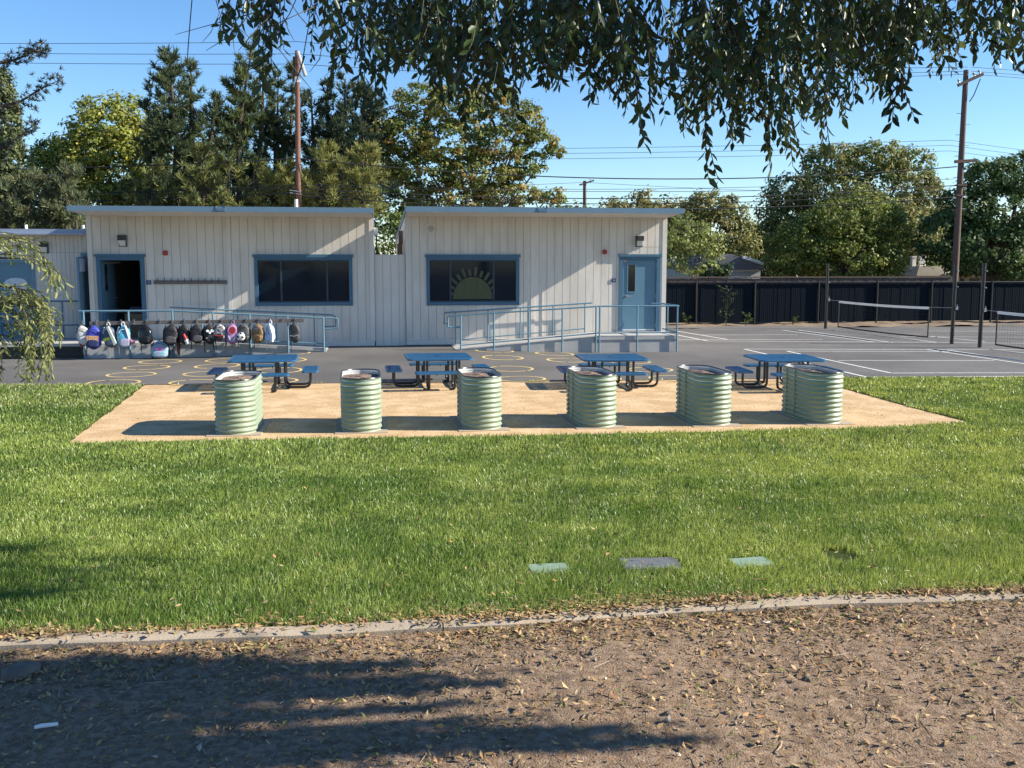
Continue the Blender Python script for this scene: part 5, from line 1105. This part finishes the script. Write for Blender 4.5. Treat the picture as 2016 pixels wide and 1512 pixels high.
dens_x = [400, 520, 620, 680, 740, 1270, 1300, 1330, 1380, 1800, 1860, 1890, 1920, 2016, 2200]; dens_v = [.10, .22, .16, .6, 1, 1, .25, .4, 1, 1, .6, .08, .3, .35, .5]
paths = []; twigs = []
for k in range(680):
    px = rs.uniform(405, 2150)
    if rs.rand() > np.interp(px, dens_x, dens_v): continue
    Z = rs.uniform(3.9, 6.4); e = env(px)*(.25+.80*rs.rand()**.8); y0 = rs.uniform(-260, -20) if rs.rand() < .6 else rs.uniform(-20, e*.5)
    dr = rs.normal()*35
    p = strand_path(rs, px-dr*.6, y0, max(e, y0+60), Z, dr, .05); paths.append(p); twigs.append(p)
for (px, y0, y1, dr, Z) in ((1392, 180, 358, 22, 4.6), (1500, 150, 335, 18, 4.3), (1440, 120, 282, 20, 4.5), (1245, 120, 282, 25, 4.4), (1275, 100, 232, 10, 4.4), (735, 60, 215, -10, 4.6), (525, 20, 190, -18, 4.4), (540, 40, 150, 10, 4.4), (1770, 60, 240, -8, 4.6), (1765, 130, 238, 6, 4.6), (1975, -20, 140, 40, 3.6), (1950, 0, 90, 30, 3.7), (1905, -30, 112, 20, 4.0), (480, -20, 62, -25, 4.5), (845, 80, 205, 15, 4.8), (895, 100, 268, 10, 4.8), (930, 100, 260, 12, 4.8), (1010, 90, 245, 14, 4.8), (1330, 140, 260, 25, 4.4), (1360, 160, 262, -15, 4.4)):
    for j in range(2): p = strand_path(rs, px+rs.normal()*5, y0-60, y1-rs.rand()*10, Z+rs.normal()*.15, dr, .02); paths.append(p); twigs.append(p)
for k in range(14):
    px = rs.uniform(380, 620); p = strand_path(rs, px, -60, rs.uniform(60, 190), rs.uniform(4.2, 5.4), rs.uniform(-60, 60), .10); twigs.append(p)
for (a, b_) in (((520, 20), (345, 68)), ((470, 60), (405, 100)), ((555, 60), (480, 130)), ((600, 110), (560, 230)), ((700, 90), (640, 150)), ((1440, -20), (1310, 120))):
    p0, p1 = PY(*a, 4.8), PY(*b_, 4.8); twigs.append([tuple(p0), tuple(p0.lerp(p1, .5)+Vector((0, 0, -.02))), tuple(p1)])
V, Fq, Cc = strand_leaves(rs, paths, .026, .066, .0260, [(.032, .058, .018), (.055, .092, .020), (.020, .036, .014)], .6, .6)
npmesh('foliage', local(OT, V), Fq, Cc, M_gleaf, OT)
# yellow-green sprays; their sunlit look is put into paler leaf colours
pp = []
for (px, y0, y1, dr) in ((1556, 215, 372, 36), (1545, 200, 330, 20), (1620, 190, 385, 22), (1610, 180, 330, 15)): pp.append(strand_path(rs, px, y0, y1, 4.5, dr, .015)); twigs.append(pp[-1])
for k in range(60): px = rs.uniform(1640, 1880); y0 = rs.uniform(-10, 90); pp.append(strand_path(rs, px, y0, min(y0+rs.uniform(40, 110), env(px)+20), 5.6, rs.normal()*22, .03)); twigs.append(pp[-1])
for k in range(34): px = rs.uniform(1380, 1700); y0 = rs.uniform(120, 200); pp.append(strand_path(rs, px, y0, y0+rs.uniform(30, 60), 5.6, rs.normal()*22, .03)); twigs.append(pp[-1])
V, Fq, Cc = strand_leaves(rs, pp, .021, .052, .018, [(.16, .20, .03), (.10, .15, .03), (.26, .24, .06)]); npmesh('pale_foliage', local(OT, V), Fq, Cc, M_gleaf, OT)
tw = MB(); O3 = Vector(OT.location)
for p in twigs: q = [Vector(v_)-O3 for v_ in p[::2]+([p[-1]] if len(p) % 2 == 0 else [])]; tw.tube(q, [.0030]+[.0022]*(len(q)-2)+[.0010], M_twig, 4, cap=False)
# boughs above the view, trunk beside the camera
tk = MB(); tk.tube([(0, 0, 0), (.05, .05, 1.2), (.0, .1, 2.4), (-.1, .3, 3.4)], [.34, .27, .24, .2], M_bark, 14); tk.build('trunk', OT, smooth=True)
lm = MB(); fk = Vector((-.1, .3, 3.3))
for (px, py, Z, zz) in ((700, -150, 5.0, 0), (900, -170, 5.2, 0), (1150, -140, 5.2, 0), (1400, -150, 5.0, 0), (1600, -130, 5.6, 0), (1800, -150, 4.6, 0), (2000, -150, 4.0, 0), (1250, -220, 6.0, 0)):
    e = PY(px, py, Z)-O3; m1 = fk.lerp(e, .4)+Vector((.3, .2, .55)); lm.tube([fk, m1, fk.lerp(e, .75)+Vector((.1, 0, .3)), e], [.09, .06, .035, .008], M_bark, 8)
for (a, b_, Z) in (((905, 60), (900, 165), 4.7), ((900, 120), (955, 118), 4.7), ((905, 165), (895, 160), 4.7), ((1775, -40), (1776, 200), 4.5)): lm.tube([PY(*a, Z)-O3, PY(*b_, Z)-O3], [.009, .006], M_bark, 6)
lm.build('limbs', OT, smooth=True); tw.build('twigs', OT)
# unseen crown leaves added at right, placed to throw the dirt's streaky shade
SV = []; SC_ = []
def shade(px, py, ddx, ddy, n, k, sx=1.0):
    gp = np.array(P(px, py)); src = gp+np.array([1, -EPS, TEL])*k; pos = src+rs.normal(size=(n, 3))*np.array([ddx, ddy, .06]); L = rs.uniform(.07, .13, size=n)
    V, _ = leafquads(pos, rs.normal(size=(n, 3))+np.array([.6, 0, .6]), L, L*.5, rs); SV.append(V); SC_.append(np.repeat(palette(rs, n, [G1, G2]), 4, 0))
for (px, py, ddx, ddy, n, k) in ((60, 1310, .55, .055, 1000, 6.2), (-250, 1330, .7, .10, 1100, 6.0), (330, 1318, .40, .045, 1100, 6.0), (560, 1310, .30, .03, 500, 6.3), (480, 1345, .45, .035, 1000, 6.1), (100, 1350, .4, .07, 900, 6.4), (120, 1395, .45, .045, 750, 6.1), (430, 1405, .5, .022, 800, 6.2), (700, 1350, .3, .020, 450, 6.3),
                                 (50, 1470, .45, .075, 1500, 5.9), (420, 1475, .45, .06, 1300, 6.0), (750, 1455, .35, .04, 1300, 6.1), (980, 1440, .25, .022, 600, 6.1), (-300, 1440, .6, .12, 1500, 6.0), (640, 1425, .35, .015, 500, 6.2), (1150, 1455, .22, .015, 260, 6.2),
                                 (-150, 1180, .5, .05, 300, 6.4), (-40, 1090, .35, .05, 120, 6.4)):
    shade(px, py, ddx, ddy, n, k)
n = 32000; pos = np.stack([rs.uniform(-.6, 3.6, n), rs.uniform(3.9, 6.4, n), 4.15+rs.rand(n)*.7+.12*sinnoise(rs.rand(n), rs.rand(n), 3)], 1); q_ = sinnoise(pos[:, 0], pos[:, 1], 91, 3.0) > -.75; pos = pos[q_]; n = len(pos); L = rs.uniform(.06, .11, n)  # leaf slab added above the view to shade the hanging foliage
V, _ = leafquads(pos, rs.normal(size=(n, 3))+np.array([.5, 0, .7]), L, L*.5, rs); SV.append(V); SC_.append(np.repeat(palette(rs, n, [(.022, .040, .014), (.035, .060, .016)]), 4, 0))
V = np.concatenate(SV); npmesh('shade_foliage', local(OT, V), np.arange(len(V)).reshape(-1, 4), np.concatenate(SC_), M_gleaf, OT)
# drooping pale branch at the left
rs = np.random.RandomState(5); ZL = 8.6
o = empty('weeping_branch_tree', (PY(-420, 900, ZL).x, ZL+.3, 0), 'pale green drooping branches with narrow leaves hanging in at the left edge', 'tree'); O4 = Vector(o.location)
paths = []
for (x0, y0, x1, y1, n) in ((-60, 455, 30, 500, 6), (-60, 470, 70, 480, 7), (-40, 500, 60, 505, 6), (40, 490, 110, 570, 9), (60, 500, 100, 560, 5), (85, 540, 128, 585, 2), (-40, 600, 60, 600, 10), (-60, 640, 40, 590, 12), (20, 565, 95, 620, 12), (0, 610, 60, 680, 10), (40, 590, 60, 700, 12), (60, 600, 92, 740, 9), (70, 620, 80, 750, 7), (20, 640, 48, 740, 8), (80, 610, 118, 672, 3), (-40, 660, 10, 690, 8), (-50, 560, 20, 600, 7), (-30, 690, 5, 740, 5), (40, 660, 60, 745, 6), (55, 580, 90, 660, 8)):
    for k in range(max(2, int(n*.68))):
        a = PY(x0+rs.normal()*14, y0+rs.normal()*12, ZL+rs.normal()*.2); b_ = PY(x1+rs.normal()*8, y1+rs.normal()*10, ZL+rs.normal()*.2); m_ = a.lerp(b_, .5)+Vector((.04, 0, .05)); paths.append([tuple(a), tuple(a.lerp(m_, .5)+Vector((0, 0, .02))), tuple(m_), tuple(m_.lerp(b_, .5)+Vector((.02, 0, .01))), tuple(b_)])
V, Fq, Cc = strand_leaves(rs, paths, .034, .070, .019, [(.24, .27, .08), (.16, .20, .06), (.32, .32, .13)], .5, .6); npmesh('foliage', local(o, V), Fq, Cc, M_leaf, o)
tw = MB()
for p in paths: tw.tube([Vector(v_)-O4 for v_ in p], [.004, .0035, .003, .0025, .001], M_twig, 4, cap=False)
src = PY(-420, 500, ZL)-O4
for k in (0, 6, 18, 52, 70, 95): tw.tube([src, Vector(paths[k % len(paths)][0])-O4], [.03, .006], M_twig, 5)
tw.build('twigs', o); tk = MB(); tk.tube([(0, 0, -.1), (0, 0, 1.2), src], [.12, .10, .03], M_bark, 10); tk.build('trunk', o, smooth=True)
# conifer branches reaching in at the upper left
YC = 17.0; rs = np.random.RandomState(9); o = empty('conifer_tree', (PY(-380, 560, YC).x, YC, 0), 'conifer with sparse upswept branches reaching in from the upper left', 'tree'); O5 = Vector(o.location); b = MB(); br = MB(); V = []; Cs = []
T = PY(-380, -300, YC)-O5; b.tube([(0, 0, -.2), T*.5, T], [.25, .16, .03], M_bark, 10); b.build('trunk', o, smooth=True)
for pts, wid in (([(-380, 190), (-60, 135), (30, 118), (70, 100), (92, 78)], 14), ([(-380, 300), (-20, 215), (40, 200), (80, 175), (116, 158)], 20), ([(-300, 330), (10, 290), (45, 265), (72, 240)], 11), ([(60, 98), (92, 105)], 8), ([(-30, 225), (20, 235)], 18)):
    w = [PY(a, c, YC) for a, c in pts]; br.tube([p-O5 for p in w], [.035-.03*i/(len(w)-1) for i in range(len(w))], M_bark, 6)
    cum = [0]; 
    for a, c in zip(w[:-1], w[1:]): cum.append(cum[-1]+(c-a).length)
    n = int(cum[-1]*60); s = rs.uniform(0, cum[-1], n); arr = np.array(w); p = np.stack([np.interp(s, cum, arr[:, i]) for i in range(3)], 1); p += rs.normal(size=(n, 3))*wid/SC(YC)*.55*np.array([1, 1, 1])
    v = tufts(rs, p, np.tile(np.array([.35, 0, .35]), (n, 1)), 12, .075, .018); V.append(v); Cs.append(np.repeat(palette(rs, n, [(.06, .08, .06), (.035, .05, .04), (.14, .13, .09)], .15), 48, 0))
V = np.concatenate(V); npmesh('needles', local(o, V), np.arange(len(V)).reshape(-1, 4), np.concatenate(Cs), M_leaf, o); br.build('branches', o, smooth=True)
# ------------------------------------------------------------------ lids in the lawn, stones, litter
LIDS = [(1080, 1122, .285, .20, 'pale green irrigation box lid in the grass, left of the grey one', M_lid, 3), (1280, 1113, .42, .27, 'larger grey irrigation box lid half overgrown by grass', M_lidg, -4), (1478, 1110, .29, .20, 'pale green irrigation box lid at the right of the grey one', M_lid, 5)]
lid_r = []
for px, py, w, h, lb_, m_, a in LIDS:
    p = P(px, py); o = empty('valve_box', (p.x, p.y, 0), lb_, 'valve box', 'irrigation valve boxes in the lawn', R(a)); b = MB(); b.box(-w/2, w/2, -h/2, h/2, -.02, .020, m_); b.build('lid', o, bevel=.008); lid_r.append((p.x, p.y+.01, w/2-.012, h/2-.02))
    b = MB(); b.box(-w/2-.03, w/2+.03, -h/2-.03, h/2+.03, -.06, -.022, M_black); b.build('box_rim', o)
hole = P(1652, 1096); lid_r.append((hole.x, hole.y, .11, .15))
def stone(px, py, s, label, m=M_rock, seed=1, flat=.55, cat='stone', name='stone'):
    p = P(px, py); r = np.random.RandomState(seed); bm_ = bmesh.new(); bmesh.ops.create_icosphere(bm_, subdivisions=3, radius=s)
    for v_ in bm_.verts: c = v_.co.normalized(); v_.co *= 1+.14*math.sin(3*c.x*2+seed)*math.cos(4*c.y+seed)+.07*math.sin(9*c.z+5*c.x+seed); v_.co.z *= flat; v_.co.x *= 1.25
    me = bpy.data.meshes.new(name); 
    for f in bm_.faces: f.smooth = True
    bm_.to_mesh(me); bm_.free(); me.materials.append(m); q = bpy.data.objects.new(name, me); C.objects.link(q); q.location = (p.x, p.y, float(gd(np.array(p.x), np.array(p.y)))+s*flat*.45); q.rotation_euler = (0, 0, seed); tag(q, label, cat)
stone(40, 1318, .085, 'flat dark stone in the shade at the left edge', flat=.4); stone(1590, 1330, .024, 'dark clod of earth on the bare dirt at right', seed=3, flat=.8, name='earth_clod', cat='clod'); stone(1164, 1285, .016, 'round greyish clod on the dirt below the grey lid', seed=5, flat=.8, name='earth_clod', cat='clod'); stone(1316, 1398, .018, 'dark crumbled clod near the middle of the dirt', seed=7, flat=.7, name='earth_clod', cat='clod'); stone(1335, 1475, .012, 'pale stone at the bottom right of centre', mat('pale_stone', (.45, .38, .30), .8), 8); stone(776, 1490, .015, 'small tan stone at the bottom centre in the sun', mat('tan_stone', (.55, .38, .20), .8), 9); stone(1500, 1452, .018, 'dark twiggy clod at the bottom right', seed=11, flat=.6, name='earth_clod', cat='clod')
p = P(91, 1424); q = empty('paper_tube', (p.x, p.y, -.012), 'white crumpled paper roll lying in the shade at lower left', 'litter', rz=R(12)); b = MB(); b.tube([(-.05, 0, 0), (-.02, 0, .003), (.02, 0, .002), (.05, .002, 0)], [.009, .011, .010, .009], M_white, 8); b.build('roll', q, smooth=True)
p = P(1509, 1222); b = MB(); b.box(-.022, .022, -.012, .012, -.002, .006, M_white); q = empty('paper_scrap', (p.x, p.y, -.01), 'small white paper scrap on the dirt below the curb at right', 'litter', rz=.4); b.build('scrap', q, bevel=.003)
# fallen leaves, twigs, pebbles (ground cover)
rs = np.random.RandomState(21)
def litter(n, xr, f):
    x = rs.uniform(xr[0], xr[1], n); return x, f(x)
def zground(x, y):
    yc = ycurb(x); return np.where(y > yc, .008, np.where(y > yc-.125, .024, gd(x, y)+.004))
xs1 = rs.uniform(-3.2, 5, 19000); ys1 = ycurb(xs1)-.13-np.abs(rs.exponential(.60, 19000)); kk = sinnoise(xs1, ys1*2.2, 45, 3.0)+.5*sinnoise(xs1, ys1, 46, 9) > rs.normal(size=19000)*.8-.3; xs1, ys1 = xs1[kk], ys1[kk]; xs2 = rs.uniform(-4, 5, 14000); ys2 = ycurb(xs2)+rs.normal(size=14000)*(.062+.05*((xs2 > -.9) & (xs2 < 1.9)))+.01; ys2 = np.where(rs.rand(14000) < .45, np.abs(ys2-ycurb(xs2))+ycurb(xs2), ys2)
xs3 = rs.uniform(-4, 5, 26000); ys3 = rs.uniform(2.2, 6.2, 26000); k = (ys3 < ycurb(xs3)-.13) & (sinnoise(xs3, ys3*2, 47, 2.6) > rs.normal(size=26000)*.9-.4); xs3, ys3 = xs3[k], ys3[k]
xs4 = rs.uniform(-3.5, 5, 900); ys4 = ycurb(xs4)+rs.exponential(1.0, 900)+.05
patch_ = (sinnoise(xs2, ys2*0, 44, 2.2) > -.5) | (rs.rand(len(xs2)) < .25); xs2, ys2 = xs2[patch_], ys2[patch_]
xs5 = rs.uniform(-6, 10, 2600); ys5 = rs.uniform(9.5, 19, 2600); k = inpoly(xs5, ys5, [(p_.x, p_.y) for p_ in pad]) & (rs.rand(2600) < .35); xs5, ys5 = xs5[k], ys5[k]
x = np.concatenate([xs1, xs2, xs5, xs3, xs4]); y = np.concatenate([ys1, ys2, ys5, ys3, ys4]); n = len(x); z = zground(x, y)+rs.uniform(0, .012, n); z[-len(xs4):] += rs.uniform(.02, .045, len(xs4))
L = .007+.048*rs.rand(n)**2.3; L[len(xs1):len(xs1)+len(xs2)] = rs.uniform(.022, .058, len(xs2)); pos = np.stack([x, y, z+.002], 1); nr = np.array([0, 0, 1.0])+rs.normal(size=(n, 3))*.38
n_ = norm(nr); t = norm(np.cross(n_, rs.normal(size=(n, 3)))); bb = np.cross(n_, t); Lh = L[:, None]; w = Lh*rs.uniform(.25, .5, size=(n, 1)); cu = n_*Lh*rs.uniform(-.05, .28, size=(n, 1))
V = np.stack([pos-t*Lh*.5+cu, pos+bb*w*.5+n_*w*.25, pos+t*Lh*.5+cu, pos-bb*w*.5+n_*w*.25], 1).reshape(-1, 3); i = np.arange(n)[:, None]*4; Fq = np.concatenate([i+np.array([[0, 1, 2]]), i+np.array([[0, 2, 3]])])
cols = palette(rs, n, [(.42, .31, .17), (.30, .19, .10), (.17, .09, .045), (.50, .40, .22), (.36, .15, .06), (.20, .18, .05)], .2); gr_ = rs.rand(n) < .07; cols[gr_] = (.16, .20, .05)
o = npmesh('fallen_leaves', V, Fq, np.repeat(cols, 4, 0), M_dry, tri=True); tag(o, 'dry brown and yellow leaves scattered over the dirt and against the curb', 'fallen leaves', kind='stuff')
# pebbles and crumbs
n = 16000; x = rs.uniform(-4, 5, n); y = 2.2+rs.rand(n)*4.2; k = y < ycurb(x)-.13; x, y = x[k], y[k]; n = len(x); s = rs.uniform(.002, .0065, n)*(1+3*(rs.rand(n) < .01)); tet = norm(np.array([[1,1,1],[1,-1,-1],[-1,1,-1],[-1,-1,1.0]])*1.0+rs.normal(size=(n, 4, 3))*.35)
V = (np.stack([x, y, gd(x, y)+s*.4], 1)[:, None]+tet*s[:, None, None]).reshape(-1, 3); i = np.arange(n)[:, None]*4; Fq = np.concatenate([i+np.array([q]) for q in ((0, 1, 2), (0, 2, 3), (0, 3, 1), (1, 3, 2))])
o = npmesh('pebbles', V, Fq, np.repeat(palette(rs, n, [(.34, .27, .20), (.20, .15, .11), (.45, .38, .30)], .2), 4, 0), M_dry); tag(o, 'small pebbles and crumbs of earth strewn over the bare dirt', 'pebbles', kind='stuff')
n = 3000; x = rs.uniform(-4, 5, n); y = ycurb(x)-.14-np.abs(rs.exponential(1.0, n)); a = rs.rand(n)*6.28; L = .015+.14*rs.rand(n)**3; tz = gd(x, y)+.006; d = np.stack([np.cos(a)*L/2, np.sin(a)*L/2, rs.normal(size=n)*.006], 1); c = np.stack([x, y, tz], 1); pr = np.stack([-np.sin(a), np.cos(a), 0*a], 1)*.0016; up = np.array([0, 0, .0028]); bend = pr*rs.normal(size=(n, 1))*4
V = np.stack([c-d-pr, c+bend-pr, c+d-pr, c+d+pr, c+bend+pr+up, c-d+pr+up], 1).reshape(-1, 3); i = np.arange(n)[:, None]*6; Fq = np.concatenate([i+np.array([[0, 1, 4, 5]]), i+np.array([[1, 2, 3, 4]])])
o = npmesh('fallen_twigs', V, Fq, np.repeat(palette(rs, n, [(.26, .19, .13), (.13, .09, .06), (.40, .32, .22)], .2), 6, 0), M_dry); tag(o, 'thin dry twigs scattered over the bare dirt below the curb', 'twigs', kind='stuff')
# gravel grains on pad
n = 30000; PADP = [(p_.x, p_.y) for p_ in pad]; x = rs.uniform(-6, 10, n); y = rs.uniform(10, 18.5, n); k = inpoly(x, y, PADP); x, y = x[k], y[k]; n = len(x); s = rs.uniform(.003, .008, n); tet = norm(np.array([[1,1,1],[1,-1,-1],[-1,1,-1],[-1,-1,1.0]])*1.0+rs.normal(size=(n, 4, 3))*.35)
V = (np.stack([x, y, -.008+s*.3], 1)[:, None]+tet*s[:, None, None]).reshape(-1, 3); i = np.arange(n)[:, None]*4; Fq = np.concatenate([i+np.array([q]) for q in ((0, 1, 2), (0, 2, 3), (0, 3, 1), (1, 3, 2))])
o = npmesh('gravel_grains', V, Fq, np.repeat(palette(rs, n, [(.55, .40, .24), (.38, .24, .12), (.66, .52, .35)], .2), 4, 0), M_dry); tag(o, 'loose tan grains lying on the gravel pad', 'gravel', kind='stuff')
# ------------------------------------------------------------------ grass
rs = np.random.RandomState(1)
def blades(x, y, h, w, hmul, colA, seed):
    n = len(x); lean = np.stack([.28+.25*sinnoise(x, y, 61, 5), .18*sinnoise(x, y, 62, 6)-.05], 1)*.8+rs.normal(size=(n, 2))*.42; hh = h[:, None]
    a = rs.rand(n)*3.1416; sd = np.stack([np.cos(a), np.sin(a), 0*a], 1)*w[:, None]*.5; base = np.stack([x, y, np.zeros(n)], 1); top = np.concatenate([lean*hh, hh], 1); top = top/np.linalg.norm(top, axis=1, keepdims=True)*hh; mid = top*.5; mid[:, 2] *= 1.22; mid[:, :2] *= .8
    V = np.stack([base-sd, base+sd, base+mid+sd*.85, base+mid-sd*.85, base+top], 1).reshape(-1, 3); i = np.arange(n)[:, None]*5
    # quad + tri as three tris
    Fq = np.concatenate([i+np.array([[0, 1, 2]]), i+np.array([[0, 2, 3]]), i+np.array([[3, 2, 4]])]); return V, Fq
def sample(n, x0, x1, y0, y1):
    x = rs.uniform(x0, x1, n); y = rs.uniform(y0, y1, n)
    k = (y > ycurb(x)+.015+.02*sinnoise(x, y, 70, 12)) & (y < yedge(x)-.03+.03*sinnoise(x, y, 71, 9)); x, y = x[k], y[k]
    shr = [(a, b_) for a, b_ in PADP]; k = ~inpoly(x+.025*sinnoise(x, y, 72, 11), y+.03*sinnoise(x, y, 73, 10)+.02, shr); x, y = x[k], y[k]
    for (cx_, cy_, rx_, ry_) in lid_r: k = (np.abs(x-cx_) > rx_+.02*sinnoise(x, y, 80, 30)) | (np.abs(y-cy_) > ry_+.02*sinnoise(x, y, 81, 40)); x, y = x[k], y[k]
    vis = (x > -.60*y-1.2) & (x < .90*y+2.2); return x[vis], y[vis]
Xs = []; Ys = []
for (n, y0, y1) in ((260000, 5.2, 8.0), (190000, 8.0, 10.5), (150000, 10.5, 14), (130000, 14, 19)):
    xa_ = -.55*y1-1.0; xb_ = .85*y1+2.0; x, y = sample(int(n*1.25), xa_, xb_, y0, y1); Xs.append(x); Ys.append(y)
x = np.concatenate(Xs); y = np.concatenate(Ys); n = len(x)
hn = sinnoise(x, y, 63, 2.2)*.12+sinnoise(x, y, 64, 9)*.10
h = (.047+.010*np.clip((8.5-y)/2, 0, 1))*(1+hn)*rs.uniform(.55, 1.25, n); w = .0042+.0009*np.maximum(y-6.5, 0)
V, Fq = blades(x, y, h, w, 1, None, 1)
A_ = np.array([.19, .295, .055]); B_ = np.array([.41, .50, .115]); D_ = np.array([.07, .14, .025]); S_ = np.array([.46, .43, .22])
f = np.clip(.5+.34*sinnoise(x, y, 65, 1.1)+.30*sinnoise(x, y, 66, 5)+.25*sinnoise(x, y, 68, 14), 0, 1)[:, None]; warm = np.clip((x+1)/9, 0, 1)[:, None]; c = A_*(1-f)+B_*f; c = c*(1-.55*rs.rand(n, 1)**1.3)+D_*.3*rs.rand(n, 1); c = c*(1+warm*np.array([.22, .08, -.1]))
st_ = rs.rand(n) < .05+.12*np.clip(sinnoise(x, y, 67, 1.3)-1.0, 0, 1)+.35*((y > 15.5) & (x < -3))*(rs.rand(n) < .5)+.5*(np.abs(y-yedge(x)) < .25)*(x < 0); c[st_] = S_*rs.uniform(.6, 1.1, size=(st_.sum(), 1))
o = npmesh('grass', V, Fq, np.repeat(c, 5, 0), M_grass); tag(o, 'mown green lawn between the curb and the gravel pad', 'grass', kind='stuff')
print('grass blades', n)
